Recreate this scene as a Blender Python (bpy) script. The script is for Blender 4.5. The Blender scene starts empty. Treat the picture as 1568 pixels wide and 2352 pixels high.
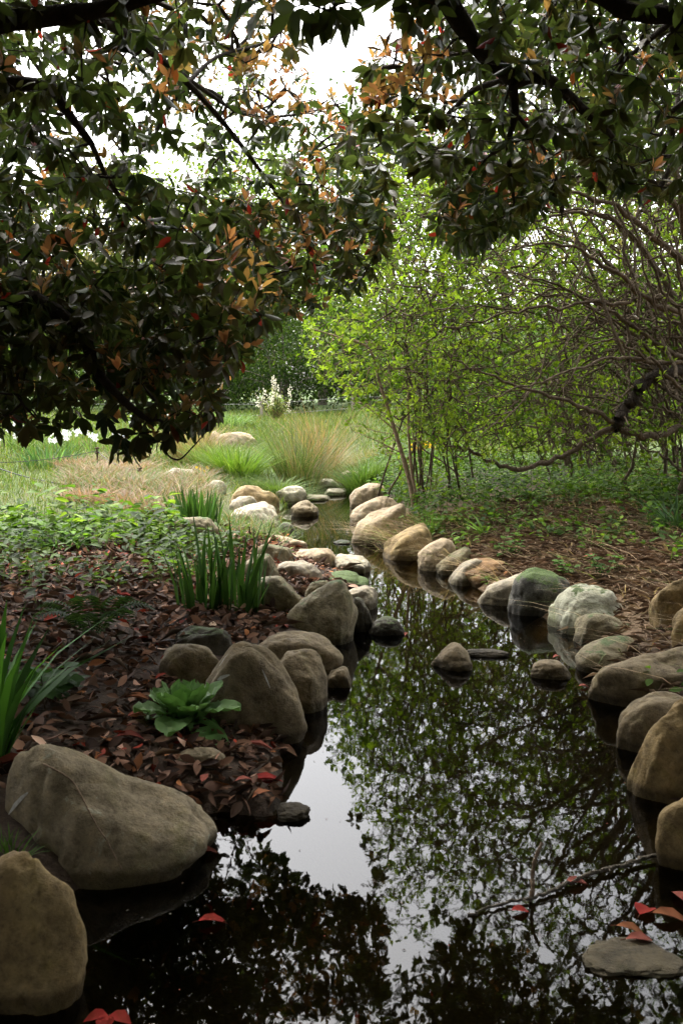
import bpy, bmesh, math, random
import numpy as np
from mathutils import Vector, noise as mnoise, Matrix
R = math.radians
rng = np.random.default_rng(7)
random.seed(7)
SC = bpy.context.scene
COL = SC.collection

# ------------------------------------------------------------------ camera, sky, sun, exposure
CAM_H = 1.5; F = 2287.0; CX, CY = 784.0, 1176.0; PITCH = math.atan((1176-895)/F)
cd = bpy.data.cameras.new("camera"); cam = bpy.data.objects.new("camera", cd); COL.objects.link(cam)
cam.location = (0, 0, CAM_H); cam.rotation_euler = (R(90)-PITCH, 0, 0)
cd.sensor_fit = 'VERTICAL'; cd.sensor_height = 23.5; cd.lens = F/2352*23.5
cd.clip_start = 0.05; cd.clip_end = 2000
cd.dof.use_dof = True; cd.dof.focus_distance = 9.0; cd.dof.aperture_fstop = 7.0
SC.camera = cam
W = bpy.data.worlds.new("World"); SC.world = W; W.use_nodes = True
wn = W.node_tree.nodes; wl = W.node_tree.links
bg = wn["Background"]; bg.inputs[1].default_value = 0.15
sky = wn.new("ShaderNodeTexSky"); sky.sky_type = 'NISHITA'; sky.sun_disc = False
SUN_EL, SUN_ROT = 58, -25
sky.sun_elevation = R(SUN_EL); sky.sun_rotation = R(SUN_ROT); sky.dust_density = 6.0; sky.air_density = 1.0
hs = wn.new("ShaderNodeHueSaturation"); hs.inputs['Saturation'].default_value = 0.22
wl.new(sky.outputs[0], hs.inputs['Color']); wl.new(hs.outputs[0], bg.inputs[0])
sd = bpy.data.lights.new("sun", 'SUN'); sd.energy = 0.5; sd.angle = R(25); sd.color = (1, .96, .9)
sun = bpy.data.objects.new("sun", sd); COL.objects.link(sun)
sun.rotation_euler = (R(90-SUN_EL), 0, R(180-SUN_ROT))
SC.view_settings.view_transform = 'Standard'; SC.view_settings.look = 'None'
SC.view_settings.gamma = 1; SC.view_settings.exposure = 2.6
cy = SC.cycles
cy.max_bounces = 7; cy.diffuse_bounces = 4; cy.glossy_bounces = 3; cy.transmission_bounces = 5; cy.transparent_max_bounces = 6
cy.caustics_reflective = False; cy.caustics_refractive = False; cy.sample_clamp_indirect = 6
cy.use_adaptive_sampling = True; cy.adaptive_threshold = 0.015
cy.use_denoising = True; cy.denoiser = 'OPENIMAGEDENOISE'
SC.render.use_persistent_data = False

# ------------------------------------------------------------------ pixel <-> world
CT, ST = math.cos(PITCH), math.sin(PITCH)
def rays(px, py):
    px = np.asarray(px, float); py = np.asarray(py, float)
    x = (px-CX)/F; v = (CY-py)/F
    return np.stack([x, CT+v*ST, -ST+v*CT], -1)
def at_z(px, py, z):
    d = rays(px, py); t = (np.asarray(z)-CAM_H)/d[..., 2]
    return d*t[..., None]+np.array([0, 0, CAM_H])
def at_y(px, py, y):
    d = rays(px, py); t = np.asarray(y)/d[..., 1]
    return d*t[..., None]+np.array([0, 0, CAM_H])
def proj(p):
    p = np.asarray(p, float)-np.array([0, 0, CAM_H])
    f = p[..., 1]*CT-p[..., 2]*ST; u = p[..., 1]*ST+p[..., 2]*CT
    f = np.where(f < .05, 1e-6, f)
    return np.stack([CX+F*p[..., 0]/f, CY-F*u/f], -1)
def in_poly(q, poly):
    x, y = q[:, 0], q[:, 1]; r = np.zeros(len(q), bool); P = np.asarray(poly, float); j = len(P)-1
    for i in range(len(P)):
        xi, yi = P[i]; xj, yj = P[j]
        c = ((yi > y) != (yj > y)) & (x < (xj-xi)*(y-yi)/(yj-yi+1e-12)+xi)
        r ^= c; j = i
    return r

# ------------------------------------------------------------------ materials
def newmat(name):
    m = bpy.data.materials.new(name); m.use_nodes = True
    nt = m.node_tree; return m, nt.nodes, nt.links, nt.nodes["Principled BSDF"]
def ramp(n, l, src, stops):
    r = n.new("ShaderNodeValToRGB"); e = r.color_ramp.elements
    e[0].position, e[0].color = stops[0][0], (*stops[0][1], 1)
    e[1].position, e[1].color = stops[-1][0], (*stops[-1][1], 1)
    for p, c in stops[1:-1]:
        k = e.new(p); k.color = (*c, 1)
    l.new(src, r.inputs[0]); return r
def noisen(n, l, co, scale, detail=4, rough=.55, dist=0):
    t = n.new("ShaderNodeTexNoise"); t.inputs['Scale'].default_value = scale
    t.inputs['Detail'].default_value = detail; t.inputs['Roughness'].default_value = rough
    t.inputs['Distortion'].default_value = dist
    if co is not None: l.new(co, t.inputs['Vector'])
    return t
def mix(n, l, a, b, fac, mode='MIX'):
    m = n.new("ShaderNodeMix"); m.data_type = 'RGBA'; m.blend_type = mode
    for i, s in ((6, a), (7, b)):
        if isinstance(s, tuple): m.inputs[i].default_value = (*s, 1)
        else: l.new(s, m.inputs[i])
    if isinstance(fac, float): m.inputs[0].default_value = fac
    else: l.new(fac, m.inputs[0])
    return m.outputs[2]
def vary(n, l, amount=.5):
    """light and dark per-patch variation of the surface's own colour"""
    return noisen(n, l, None, 3)
def leaf_mat(name, rough=.4, trans=.3, spec=.4, gain=(1.5, 1.5, .8), back=None):
    m, n, l, b = newmat(name)
    a = n.new("ShaderNodeAttribute"); a.attribute_name = "Col"
    col = a.outputs['Color']
    if back is not None:                                    # the felted underside of the leaf has its own colour
        g = n.new("ShaderNodeNewGeometry")
        col = mix(n, l, a.outputs['Color'], mix(n, l, a.outputs['Color'], back, .35), g.outputs['Backfacing'])
    l.new(col, b.inputs['Base Color']); b.inputs['Roughness'].default_value = rough
    b.inputs['Specular IOR Level'].default_value = spec
    t = n.new("ShaderNodeBsdfTranslucent")
    l.new(mix(n, l, a.outputs['Color'], gain, 1.0, 'MULTIPLY'), t.inputs['Color'])
    s = n.new("ShaderNodeMixShader"); s.inputs[0].default_value = trans
    l.new(b.outputs[0], s.inputs[1]); l.new(t.outputs[0], s.inputs[2])
    l.new(s.outputs[0], n["Material Output"].inputs[0]); return m
def bark_mat(name, c1, c2, scale=14, lich=None):
    m, n, l, b = newmat(name)
    tc = n.new("ShaderNodeTexCoord"); co = tc.outputs['Object']
    t = noisen(n, l, co, scale, 6, .65)
    r = ramp(n, l, t.outputs['Fac'], [(.3, c1), (.7, c2)]); col = r.outputs[0]
    if lich:
        t2 = noisen(n, l, co, 5, 4); r2 = ramp(n, l, t2.outputs['Fac'], [(.52, (0, 0, 0)), (.62, (1, 1, 1))])
        col = mix(n, l, col, lich, r2.outputs[0])
    l.new(col, b.inputs['Base Color']); b.inputs['Roughness'].default_value = .9; b.inputs['Specular IOR Level'].default_value = .08
    bp = n.new("ShaderNodeBump"); bp.inputs['Strength'].default_value = 1.; bp.inputs['Distance'].default_value = .02
    t3 = noisen(n, l, co, scale*3, 5); l.new(t3.outputs['Fac'], bp.inputs['Height']); l.new(bp.outputs[0], b.inputs['Normal'])
    return m
def rock_mat(name, c1, c2, c3, moss=0., lichen=0., mosscol=(.05, .075, .015), rough=.8, veins=0.):
    m, n, l, b = newmat(name)
    tc = n.new("ShaderNodeTexCoord"); co = tc.outputs['Object']
    t = noisen(n, l, co, 4.5, 6, .6, .4)
    col = ramp(n, l, t.outputs['Fac'], [(.28, c1), (.5, c2), (.74, c3)]).outputs[0]
    f = noisen(n, l, co, 85, 6, .8)
    sp = ramp(n, l, f.outputs['Fac'], [(.3, (.42, .4, .37)), (.47, (.95, .95, .95)), (.58, (1.05, 1.05, 1.05)), (.74, (1.6, 1.56, 1.48))]).outputs[0]
    col = mix(n, l, col, sp, .8, 'MULTIPLY')
    md = noisen(n, l, co, 19, 5, .65)
    sp2 = ramp(n, l, md.outputs['Fac'], [(.34, (.5, .48, .43)), (.5, (1, 1, 1)), (.66, (1.3, 1.27, 1.2))]).outputs[0]
    col = mix(n, l, col, sp2, .85, 'MULTIPLY')
    if lichen > 0:
        v = noisen(n, l, co, 9, 7, .7, 1.0)
        r = ramp(n, l, v.outputs['Fac'], [(.62-.2*lichen, (0, 0, 0)), (.72-.15*lichen, (1, 1, 1))])
        col = mix(n, l, col, (.31, .31, .22), r.outputs[0])
    if moss > 0:
        g = n.new("ShaderNodeNewGeometry"); sx = n.new("ShaderNodeSeparateXYZ"); l.new(g.outputs['Normal'], sx.inputs[0])
        mn = noisen(n, l, co, 7, 6, .7)
        ad = n.new("ShaderNodeMath"); ad.operation = 'MULTIPLY_ADD'; ad.inputs[1].default_value = .5
        l.new(sx.outputs[2], ad.inputs[0]); l.new(mn.outputs['Fac'], ad.inputs[2])
        r = ramp(n, l, ad.outputs[0], [(1.0-.55*moss, (0, 0, 0)), (1.12-.5*moss, (1, 1, 1))])
        mf = noisen(n, l, co, 120, 3)
        mc = ramp(n, l, mf.outputs['Fac'], [(.3, tuple(x*.45 for x in mosscol)), (.7, tuple(x*1.5 for x in mosscol))]).outputs[0]
        col = mix(n, l, col, mc, r.outputs[0])
    g2 = n.new("ShaderNodeNewGeometry"); sz = n.new("ShaderNodeSeparateXYZ"); l.new(g2.outputs['Position'], sz.inputs[0])   # wet and algae stained foot just above the water
    wa = n.new("ShaderNodeMath"); wa.operation = 'MULTIPLY_ADD'; wa.inputs[1].default_value = -.07; l.new(md.outputs['Fac'], wa.inputs[0]); l.new(sz.outputs[2], wa.inputs[2])
    wr_ = ramp(n, l, wa.outputs[0], [(0., (.36, .34, .27)), (.022, (1, 1, 1))]); col = mix(n, l, col, wr_.outputs[0], 1.0, 'MULTIPLY')
    pm = noisen(n, l, co, 3.1, 5, .65, .8); pr = ramp(n, l, pm.outputs['Fac'], [(.5, (1, 1, 1)), (.62, (.7, .74, .5))]); col = mix(n, l, col, pr.outputs[0], .8, 'MULTIPLY')
    l.new(col, b.inputs['Base Color']); b.inputs['Roughness'].default_value = rough; b.inputs['Specular IOR Level'].default_value = .3
    bp = n.new("ShaderNodeBump"); bp.inputs['Strength'].default_value = .8; bp.inputs['Distance'].default_value = .012
    bm2 = n.new("ShaderNodeMath"); bm2.operation = 'MULTIPLY_ADD'; bm2.inputs[1].default_value = .3
    cr = noisen(n, l, co, 9, 6, .65, .3); bm3 = n.new('ShaderNodeMath'); bm3.operation = 'MULTIPLY_ADD'; bm3.inputs[1].default_value = 1.6
    l.new(f.outputs['Fac'], bm2.inputs[0]); l.new(md.outputs['Fac'], bm2.inputs[2])
    l.new(cr.outputs['Fac'], bm3.inputs[0]); l.new(bm2.outputs[0], bm3.inputs[2]); l.new(bm3.outputs[0], bp.inputs['Height']); l.new(bp.outputs[0], b.inputs['Normal'])
    return m
def plain(name, c, rough=.7, metal=0., var=.35, scale=30):
    m, n, l, b = newmat(name)
    tc = n.new("ShaderNodeTexCoord"); t = noisen(n, l, tc.outputs['Object'], scale, 5, .6)
    r = ramp(n, l, t.outputs['Fac'], [(.3, tuple(x*(1-var) for x in c)), (.7, tuple(min(1, x*(1+var)) for x in c))])
    l.new(r.outputs[0], b.inputs['Base Color']); b.inputs['Roughness'].default_value = rough; b.inputs['Metallic'].default_value = metal
    return m
def attr_mat(name, rough=.85, bump=.5, fine=60):
    m, n, l, b = newmat(name)
    a = n.new("ShaderNodeAttribute"); a.attribute_name = "Col"; tc = n.new("ShaderNodeTexCoord")
    t = noisen(n, l, tc.outputs['Object'], fine, 6, .7); t2 = noisen(n, l, tc.outputs['Object'], 2.2, 6, .65)
    r = ramp(n, l, t.outputs['Fac'], [(.3, (.45, .45, .45)), (.7, (1.5, 1.5, 1.5))])
    r2 = ramp(n, l, t2.outputs['Fac'], [(.3, (.65, .65, .6)), (.7, (1.3, 1.3, 1.25))])
    c = mix(n, l, mix(n, l, a.outputs['Color'], r.outputs[0], 1.0, 'MULTIPLY'), r2.outputs[0], 1.0, 'MULTIPLY')
    l.new(c, b.inputs['Base Color']); b.inputs['Roughness'].default_value = rough; b.inputs['Specular IOR Level'].default_value = .2
    bp = n.new("ShaderNodeBump"); bp.inputs['Strength'].default_value = bump; bp.inputs['Distance'].default_value = .03
    l.new(t.outputs['Fac'], bp.inputs['Height']); l.new(bp.outputs[0], b.inputs['Normal'])
    return m
M = {}
M['glossy_leaf'] = leaf_mat("glossy_leaf", .42, .33, .22, (1.7, 1.7, 1.0), (.16, .085, .03))
M['soft_leaf'] = leaf_mat("soft_leaf", .6, .42, .12, (1.25, 1.35, .6))
M['blade'] = leaf_mat("blade", .6, .32, .15, (1.3, 1.3, .8))
M['dry_leaf'] = leaf_mat("dry_leaf", .75, .1, .12, (1, 1, 1))
M['petal'] = leaf_mat("petal", .6, .35, .2, (1, 1, 1))
M['dark_bark'] = bark_mat("dark_bark", (.02, .016, .012), (.06, .048, .036), 12)
M['brown_bark'] = bark_mat("brown_bark", (.06, .046, .03), (.17, .13, .088), 16)
M['twig_bark'] = bark_mat("twig_bark", (.045, .034, .022), (.12, .09, .058), 20)
M['sapling_bark'] = bark_mat("sapling_bark", (.16, .11, .07), (.34, .25, .17), 18)
M['grey_wood'] = bark_mat("grey_wood", (.07, .06, .045), (.2, .17, .13), 25)
M['rust'] = plain("rust", (.07, .035, .022), .8, .3)
M['wire'] = plain("wire", (.12, .12, .11), .5, .6)
M['rope'] = plain("rope", (.03, .03, .03), .8)
M['post_wood'] = plain("post_wood", (.3, .25, .2), .85)
ROCK = {
 'tan': rock_mat("tan_stone", (0.146, 0.113, 0.064), (0.208, 0.165, 0.097), (0.270, 0.216, 0.133), 0, .12),
 'olive': rock_mat("olive_stone", (0.120, 0.098, 0.049), (0.177, 0.147, 0.082), (0.250, 0.201, 0.119), .12),
 'brown': rock_mat("brown_stone", (0.120, 0.088, 0.045), (0.177, 0.135, 0.074), (0.229, 0.176, 0.100), 0.),
 'gold': rock_mat("golden_stone", (0.146, 0.098, 0.037), (0.239, 0.167, 0.070), (0.291, 0.211, 0.107), 0.),
 'pale': rock_mat("pale_stone", (0.229, 0.201, 0.143), (0.322, 0.284, 0.205), (0.416, 0.367, 0.271), 0, .25),
 'pink': rock_mat("pinkish_stone", (0.208, 0.157, 0.094), (0.291, 0.221, 0.135), (0.364, 0.284, 0.180), 0, .1),
 'grey': rock_mat("grey_stone", (0.177, 0.147, 0.102), (0.260, 0.221, 0.156), (0.333, 0.284, 0.201), 0, .2),
 'dark': rock_mat("dark_stone", (0.031, 0.027, 0.018), (0.068, 0.059, 0.039), (0.125, 0.108, 0.074), .25),
 'moss': rock_mat("mossy_stone", (.035, .033, .025), (.07, .065, .05), (.12, .11, .085), .46, 0, (.045, .075, .01)),
 'lichen': rock_mat("lichen_stone", (.18, .17, .11), (.27, .26, .19), (.34, .33, .25), .1, .95),
 'rust': rock_mat("rusty_stone", (0.114, 0.059, 0.021), (0.187, 0.103, 0.037), (0.229, 0.147, 0.070), 0.),
 'mud': rock_mat("mud_slab", (0.062, 0.049, 0.031), (0.114, 0.093, 0.061), (0.177, 0.142, 0.094), 0),
}

# ------------------------------------------------------------------ mesh helpers
def mesh_np(name, V, faces, mat, cols=None, smooth=True, parent=None, loc=None):
    V = np.asarray(V, np.float32).reshape(-1, 3)
    if loc is not None: V = V-np.asarray(loc, np.float32)
    me = bpy.data.meshes.new(name); me.vertices.add(len(V)); me.vertices.foreach_set('co', V.ravel())
    idx, tot = [], []
    for f in faces:
        f = np.asarray(f, np.int32)
        if len(f) == 0: continue
        idx.append(f.ravel()); tot.append(np.full(len(f), f.shape[1], np.int32))
    idx = np.concatenate(idx); tot = np.concatenate(tot); st = np.concatenate([[0], np.cumsum(tot)[:-1]]).astype(np.int32)
    me.loops.add(len(idx)); me.loops.foreach_set('vertex_index', idx)
    me.polygons.add(len(tot)); me.polygons.foreach_set('loop_start', st)
    try: me.polygons.foreach_set('loop_total', tot)
    except Exception: pass
    me.polygons.foreach_set('use_smooth', np.full(len(tot), smooth))
    me.update(calc_edges=True)
    if cols is not None:
        a = me.attributes.new("Col", 'FLOAT_COLOR', 'POINT')
        c = np.ones((len(V), 4), np.float32); c[:, :3] = cols; a.data.foreach_set('color', c.ravel())
    me.materials.append(mat)
    o = bpy.data.objects.new(name, me); COL.objects.link(o)
    if loc is not None and parent is None: o.location = loc
    if parent is not None: o.parent = parent
    return o
def tag(o, label=None, cat=None, group=None, kind=None):
    if label: o['label'] = label
    if cat: o['category'] = cat
    if group: o['group'] = group
    if kind: o['kind'] = kind
    return o
def empty(name, loc, label, cat, group=None):
    o = bpy.data.objects.new(name, None); COL.objects.link(o); o.location = loc; o.empty_display_size = .2
    return tag(o, label, cat, group)
def nrm(v): return v/(np.linalg.norm(v, axis=-1, keepdims=True)+1e-9)
def smooth_path(P, n=6):
    P = np.asarray(P, float); Q = np.vstack([2*P[0]-P[1], P, 2*P[-1]-P[-2]]); out = []
    for i in range(1, len(Q)-2):
        for t in np.linspace(0, 1, n, endpoint=False):
            a, b, c, d = Q[i-1:i+3]
            out.append(.5*((2*b)+(-a+c)*t+(2*a-5*b+4*c-d)*t*t+(-a+3*b-3*c+d)*t**3))
    out.append(P[-1]); return np.array(out)
def tube(P, r, sides=6):
    P = np.asarray(P, float); k = len(P); T = nrm(np.gradient(P, axis=0)) if k > 2 else nrm(np.repeat([P[-1]-P[0]], k, 0))
    ref = np.array([0, 0, 1.]) if abs(T[0, 2]) < .9 else np.array([1., 0, 0])
    A = nrm(np.cross(T, ref)); B = np.cross(T, A)
    an = np.arange(sides)*2*math.pi/sides
    V = P[:, None]+np.asarray(r)[:, None, None]*(np.cos(an)[None, :, None]*A[:, None]+np.sin(an)[None, :, None]*B[:, None])
    i = np.arange(k-1)[:, None]*sides; j = np.arange(sides)[None]; j2 = (j+1) % sides
    q = np.stack([i+j, i+j2, i+sides+j2, i+sides+j], -1).reshape(-1, 4)
    return V.reshape(-1, 3), q
class MB:
    def __init__(s): s.V = []; s.Q = []; s.T = []; s.C = []; s.n = 0
    def add(s, V, quads=None, tris=None, col=None):
        V = np.asarray(V); 
        if quads is not None and len(quads): s.Q.append(np.asarray(quads)+s.n)
        if tris is not None and len(tris): s.T.append(np.asarray(tris)+s.n)
        if col is not None:
            c = np.asarray(col, float); s.C.append(np.repeat(c[None], len(V), 0) if c.ndim == 1 else c)
        s.V.append(V); s.n += len(V)
    def build(s, name, mat, parent=None, loc=None, smooth=True):
        f = []
        if s.Q: f.append(np.concatenate(s.Q))
        if s.T: f.append(np.concatenate(s.T))
        return mesh_np(name, np.concatenate(s.V), f, mat, np.concatenate(s.C) if s.C else None, smooth, parent, loc)
# leaf templates: x along the leaf (length 1), y across (half width 1), z up
def leaf_big(fold=.25, curl=.22):
    xs = np.array([0, .25, .55, .8, 1.]); hw = np.array([0, .75, 1, .62, 0]); zz = -curl*xs**2
    V = [[x, 0, z] for x, z in zip(xs, zz)]
    for s in (1, -1):
        for i in (1, 2, 3): V.append([xs[i], s*hw[i], zz[i]+fold*hw[i]*.45])
    T = [[0, 1, 5], [3, 4, 7], [1, 0, 8], [4, 3, 10]]
    Q = [[1, 2, 6, 5], [2, 3, 7, 6], [2, 1, 8, 9], [3, 2, 9, 10]]
    T = [t[::-1] for t in T]; Q = [q[::-1] for q in Q]
    return np.array(V, float), np.array(Q), np.array(T)
def leaf_small():
    V = np.array([[0, 0, 0], [.45, 1, .25], [.5, 0, 0], [.45, -1, .25], [1, 0, -.12]], float)
    return V, np.zeros((0, 4), int), np.array([[0, 2, 1], [0, 3, 2], [1, 2, 4], [2, 3, 4]])
LB = leaf_big(); LS = leaf_small()
def place_leaves(mb, tmpl, pos, d, nor, L, hw, cols):
    V, Q, T = tmpl; n = len(pos); k = len(V)
    d = nrm(d); nor = nrm(nor-d*np.sum(nor*d, -1, keepdims=True)); b = np.cross(nor, d)
    L = np.asarray(L)[:, None, None]; H = np.asarray(hw)[:, None, None]
    X = pos[:, None]+V[None, :, 0, None]*L*d[:, None]+V[None, :, 1, None]*H*b[:, None]
    zz = np.where(True, V[None, :, 2, None], 0)
    X = X+zz*(L*.6)*nor[:, None]
    off = (np.arange(n)*k)[:, None, None]
    mb.add(X.reshape(-1, 3), (Q[None]+off).reshape(-1, 4) if len(Q) else None, (T[None]+off).reshape(-1, 3), np.repeat(cols, k, 0))
def blades(mb, base, h, w, az, lean, bend, cols, tipcol=None):
    """grass-like ribbons"""
    n = len(base); az = np.asarray(az); h = np.asarray(h); w = np.asarray(w); lean = np.asarray(lean); bend = np.asarray(bend)
    dirs = np.stack([np.cos(az), np.sin(az), np.zeros(n)], -1)
    side_a = az+math.pi/2+rng.uniform(-.9, .9, n); sd_ = np.stack([np.cos(side_a), np.sin(side_a), np.zeros(n)], -1)
    ts = [0, .35, .7, 1.]; ws = [.8, 1., .65, 0]; Vs, Cs = [], []
    for t, ww in zip(ts, ws):
        p = base+dirs*((lean*t+bend*t*t)*h)[:, None]
        p = p+np.array([0, 0, 1])*(h*(t-.28*np.minimum(bend, 1.6)*t*t))[:, None]
        c = cols if tipcol is None else cols*(1-t)+tipcol*t
        if ww: Vs += [p-sd_*(w*ww*.5)[:, None], p+sd_*(w*ww*.5)[:, None]]; Cs += [c, c]
        else: Vs += [p]; Cs += [c]
    V = np.stack(Vs, 1); C = np.stack(Cs, 1)
    o = (np.arange(n)*7)[:, None]
    Q = np.concatenate([o+np.array([[0, 1, 3, 2]]), o+np.array([[2, 3, 5, 4]])]); T = o+np.array([[4, 5, 6]])
    mb.add(V.reshape(-1, 3), Q, T, C.reshape(-1, 3))
def jitcol(base, n, v=.25, h=.08):
    c = np.asarray(base)[None]*np.exp(rng.normal(0, v, (n, 1)))*np.exp(rng.normal(0, h, (n, 3)))
    return np.clip(c, 0, .9)
def pick(cols, p, n, v=.25):
    p = np.asarray(p, float); k = rng.choice(len(cols), n, p=p/p.sum())
    return np.clip(np.asarray(cols)[k]*np.exp(rng.normal(0, v, (n, 1))), 0, .9)

# ------------------------------------------------------------------ terrain
LEFT = [(-90, 2420), (60, 2330), (185, 2160), (205, 2085), (330, 2010), (430, 1935), (500, 1880), (590, 1895), (690, 1880), (640, 1820), (645, 1760), (690, 1700), (735, 1610),
        (770, 1545), (815, 1480), (838, 1420), (840, 1360), (825, 1315), (770, 1312), (735, 1285), (700, 1252), (680, 1222), (655, 1185), (680, 1150), (715, 1128), (745, 1106), (770, 1090), (792, 1072)]
RIGHT = [(812, 1072), (800, 1090), (795, 1110), (800, 1140), (798, 1180), (810, 1240), (880, 1275), (930, 1290), (970, 1305), (1030, 1338), (1100, 1368), (1170, 1402),
         (1270, 1446), (1320, 1490), (1325, 1530), (1360, 1590), (1420, 1660), (1452, 1765), (1500, 1880), (1560, 1990), (1650, 2150), (1800, 2400)]
SP = [at_z(x, y, 0.)[:2] for x, y in LEFT]+[at_z(x, y, 0.)[:2] for x, y in RIGHT]
SP = np.array([(-1.5, .9), (-1.9, -1.5)][::-1]+[tuple(p) for p in SP]+[(1.9, .9), (2.2, -1.5)])
def sdist(p):
    """distance to the waterline, negative in the stream"""
    p = np.asarray(p, float).reshape(-1, 2); out = np.empty(len(p))
    A = SP; B = np.roll(SP, -1, 0); AB = B-A; L2 = (AB**2).sum(1)+1e-9
    for i in range(0, len(p), 20000):
        q = p[i:i+20000]; t = np.clip(((q[:, None]-A)*AB).sum(-1)/L2, 0, 1)
        dd = np.linalg.norm(q[:, None]-(A+t[..., None]*AB), axis=-1).min(1)
        out[i:i+20000] = np.where(in_poly(q, SP), -dd, dd)
    return out
STREAM_Y = np.array(sorted(set([-5, 0, 2, 4, 6, 8, 11, 15, 20, 60])))
STREAM_X = np.array([0, .2, .35, .35, .45, .3, .1, .0, .1, .5])
_N1 = rng.uniform(0, 6.28, 12); _K = rng.normal(0, 1, (12, 2))*np.array([.5, .5]); _K[6:] *= 3.5
def bumps(x, y):
    s = 0
    for i in range(12): s = s+(1 if i < 6 else .3)*np.sin(_K[i, 0]*x+_K[i, 1]*y+_N1[i])
    return s/6
def sstep(a, b, x): t = np.clip((x-a)/(b-a), 0, 1); return t*t*(3-2*t)
def G(x, y):
    x = np.asarray(x, float); y = np.asarray(y, float); sh = x.shape
    xf, yf = x.ravel(), y.ravel(); s = sdist(np.stack([xf, yf], 1))-.13*(1-np.exp(-((xf+.28)**2+(yf-3.7)**2)/.12))
    right = xf > np.interp(yf, STREAM_Y, STREAM_X)
    h = .03+.19*(1-np.exp(-s/.45))+np.where(right, .055*np.minimum(s, 7), .02*np.minimum(s, 8))
    h = h+.035*bumps(xf, yf)*np.minimum(s*2, 1)+.45*sstep(18, 45, yf)
    h = np.where(s < 0, np.maximum(-.32, s*.9-.01)+.03, h)
    return h.reshape(sh)
def gz(x, y): return float(G(np.array([x]), np.array([y]))[0])
def at_ground(px, py):
    z = .25
    for _ in range(12):
        p = at_z(px, py, z); z2 = gz(p[0], p[1]); z = .5*z+.5*z2
    p = at_z(px, py, z); p[2] = gz(p[0], p[1]); return p
def axis_pts(segs):
    o = []
    for a, b, s in segs: o += list(np.arange(a, b, s))
    o.append(segs[-1][1]); return np.array(o)
gx = axis_pts([(-600, -100, 50), (-100, -20, 8), (-20, -5, .6), (-5, 6, .075), (6, 20, .6), (20, 100, 8), (100, 600, 50)])
gy = axis_pts([(-300, -40, 40), (-40, -3, 3), (-3, 1.5, .3), (1.5, 14, .075), (14, 24, .2), (24, 60, 1.2), (60, 200, 14), (200, 900, 70)])
XX, YY = np.meshgrid(gx, gy); ZZ = G(XX, YY)
x, y = XX.ravel(), YY.ravel(); s = sdist(np.stack([x, y], 1)); nb = bumps(x*1.6+3, y*1.6)
SOIL = np.array([.045, .032, .022]); LAWN = np.array([.05, .085, .014]); STRAW = np.array([.15, .105, .06]); BED = np.array([.035, .03, .018]); LITTER = np.array([.075, .05, .035])
right = x > np.interp(y, STREAM_Y, STREAM_X)
c = np.repeat(SOIL[None], len(x), 0)
def blend(c, col, f): return c*(1-f[:, None])+np.asarray(col)[None]*f[:, None]
c = blend(c, LITTER, np.clip(.5+nb, 0, 1)*(y < 9))
c = blend(c, np.array([.15, .10, .06]), (right & (x > .6))*sstep(4.5, 6, y)*(1-sstep(10, 13, y)))
c = blend(c, STRAW, (~right)*sstep(8.2, 10, y+nb)*np.clip(.35+nb, 0, 1))
c = blend(c, LAWN, (~right)*sstep(8.6, 10.2, y+.6*nb)*np.clip(.75-nb*.6, 0, 1))
c = blend(c, LAWN, sstep(13, 17, y+nb)*np.clip(.8-.5*nb*(y < 25), 0, 1))
c = blend(c, BED, (s < .02).astype(float))
ny, nx = XX.shape; ii = (np.arange(ny-1)[:, None]*nx+np.arange(nx-1)[None]).ravel()
quads = np.stack([ii, ii+1, ii+nx+1, ii+nx], 1)
M['ground'] = attr_mat("ground_soil", .9, .6, 45)
ground = mesh_np("ground", np.stack([x, y, ZZ.ravel()], 1), [quads], M['ground'], c)
tag(ground, "dark soil banks rising to a green lawn beyond the stream", None, None, 'structure')
# water: one sheet, clipped by the banks
m, n, l, b = newmat("stream_water")
tc = n.new("ShaderNodeTexCoord"); mp = n.new("ShaderNodeMapping"); mp.inputs['Scale'].default_value = (1, .55, 1); l.new(tc.outputs['Object'], mp.inputs[0])
t1 = noisen(n, l, mp.outputs[0], 5, 2, .5); t2 = noisen(n, l, mp.outputs[0], 26, 2, .5)
ad = n.new("ShaderNodeMath"); ad.operation = 'MULTIPLY_ADD'; ad.inputs[1].default_value = .22; l.new(t2.outputs[0], ad.inputs[0]); l.new(t1.outputs[0], ad.inputs[2])
bp = n.new("ShaderNodeBump"); bp.inputs['Strength'].default_value = 1.0; bp.inputs['Distance'].default_value = .0005; l.new(ad.outputs[0], bp.inputs['Height'])
fr = n.new("ShaderNodeFresnel"); fr.inputs[0].default_value = 1.42
gl = n.new("ShaderNodeBsdfGlossy"); gl.inputs['Roughness'].default_value = .015
tr = n.new("ShaderNodeBsdfTransparent"); tr.inputs[0].default_value = (.34, .30, .18, 1)
ms = n.new("ShaderNodeMixShader"); l.new(fr.outputs[0], ms.inputs[0]); l.new(tr.outputs[0], ms.inputs[1]); l.new(gl.outputs[0], ms.inputs[2])
for q in (fr, gl): l.new(bp.outputs[0], q.inputs['Normal'])
l.new(ms.outputs[0], n["Material Output"].inputs[0]); M['water'] = m
water = mesh_np("water", [(-2.6, -1.6, 0), (3.0, -1.6, 0), (3.0, 20, 0), (-2.6, 20, 0)], [[[0, 1, 2, 3]]], M['water'])
tag(water, "still dark stream mirroring trees and sky", None, None, 'structure')

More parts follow.
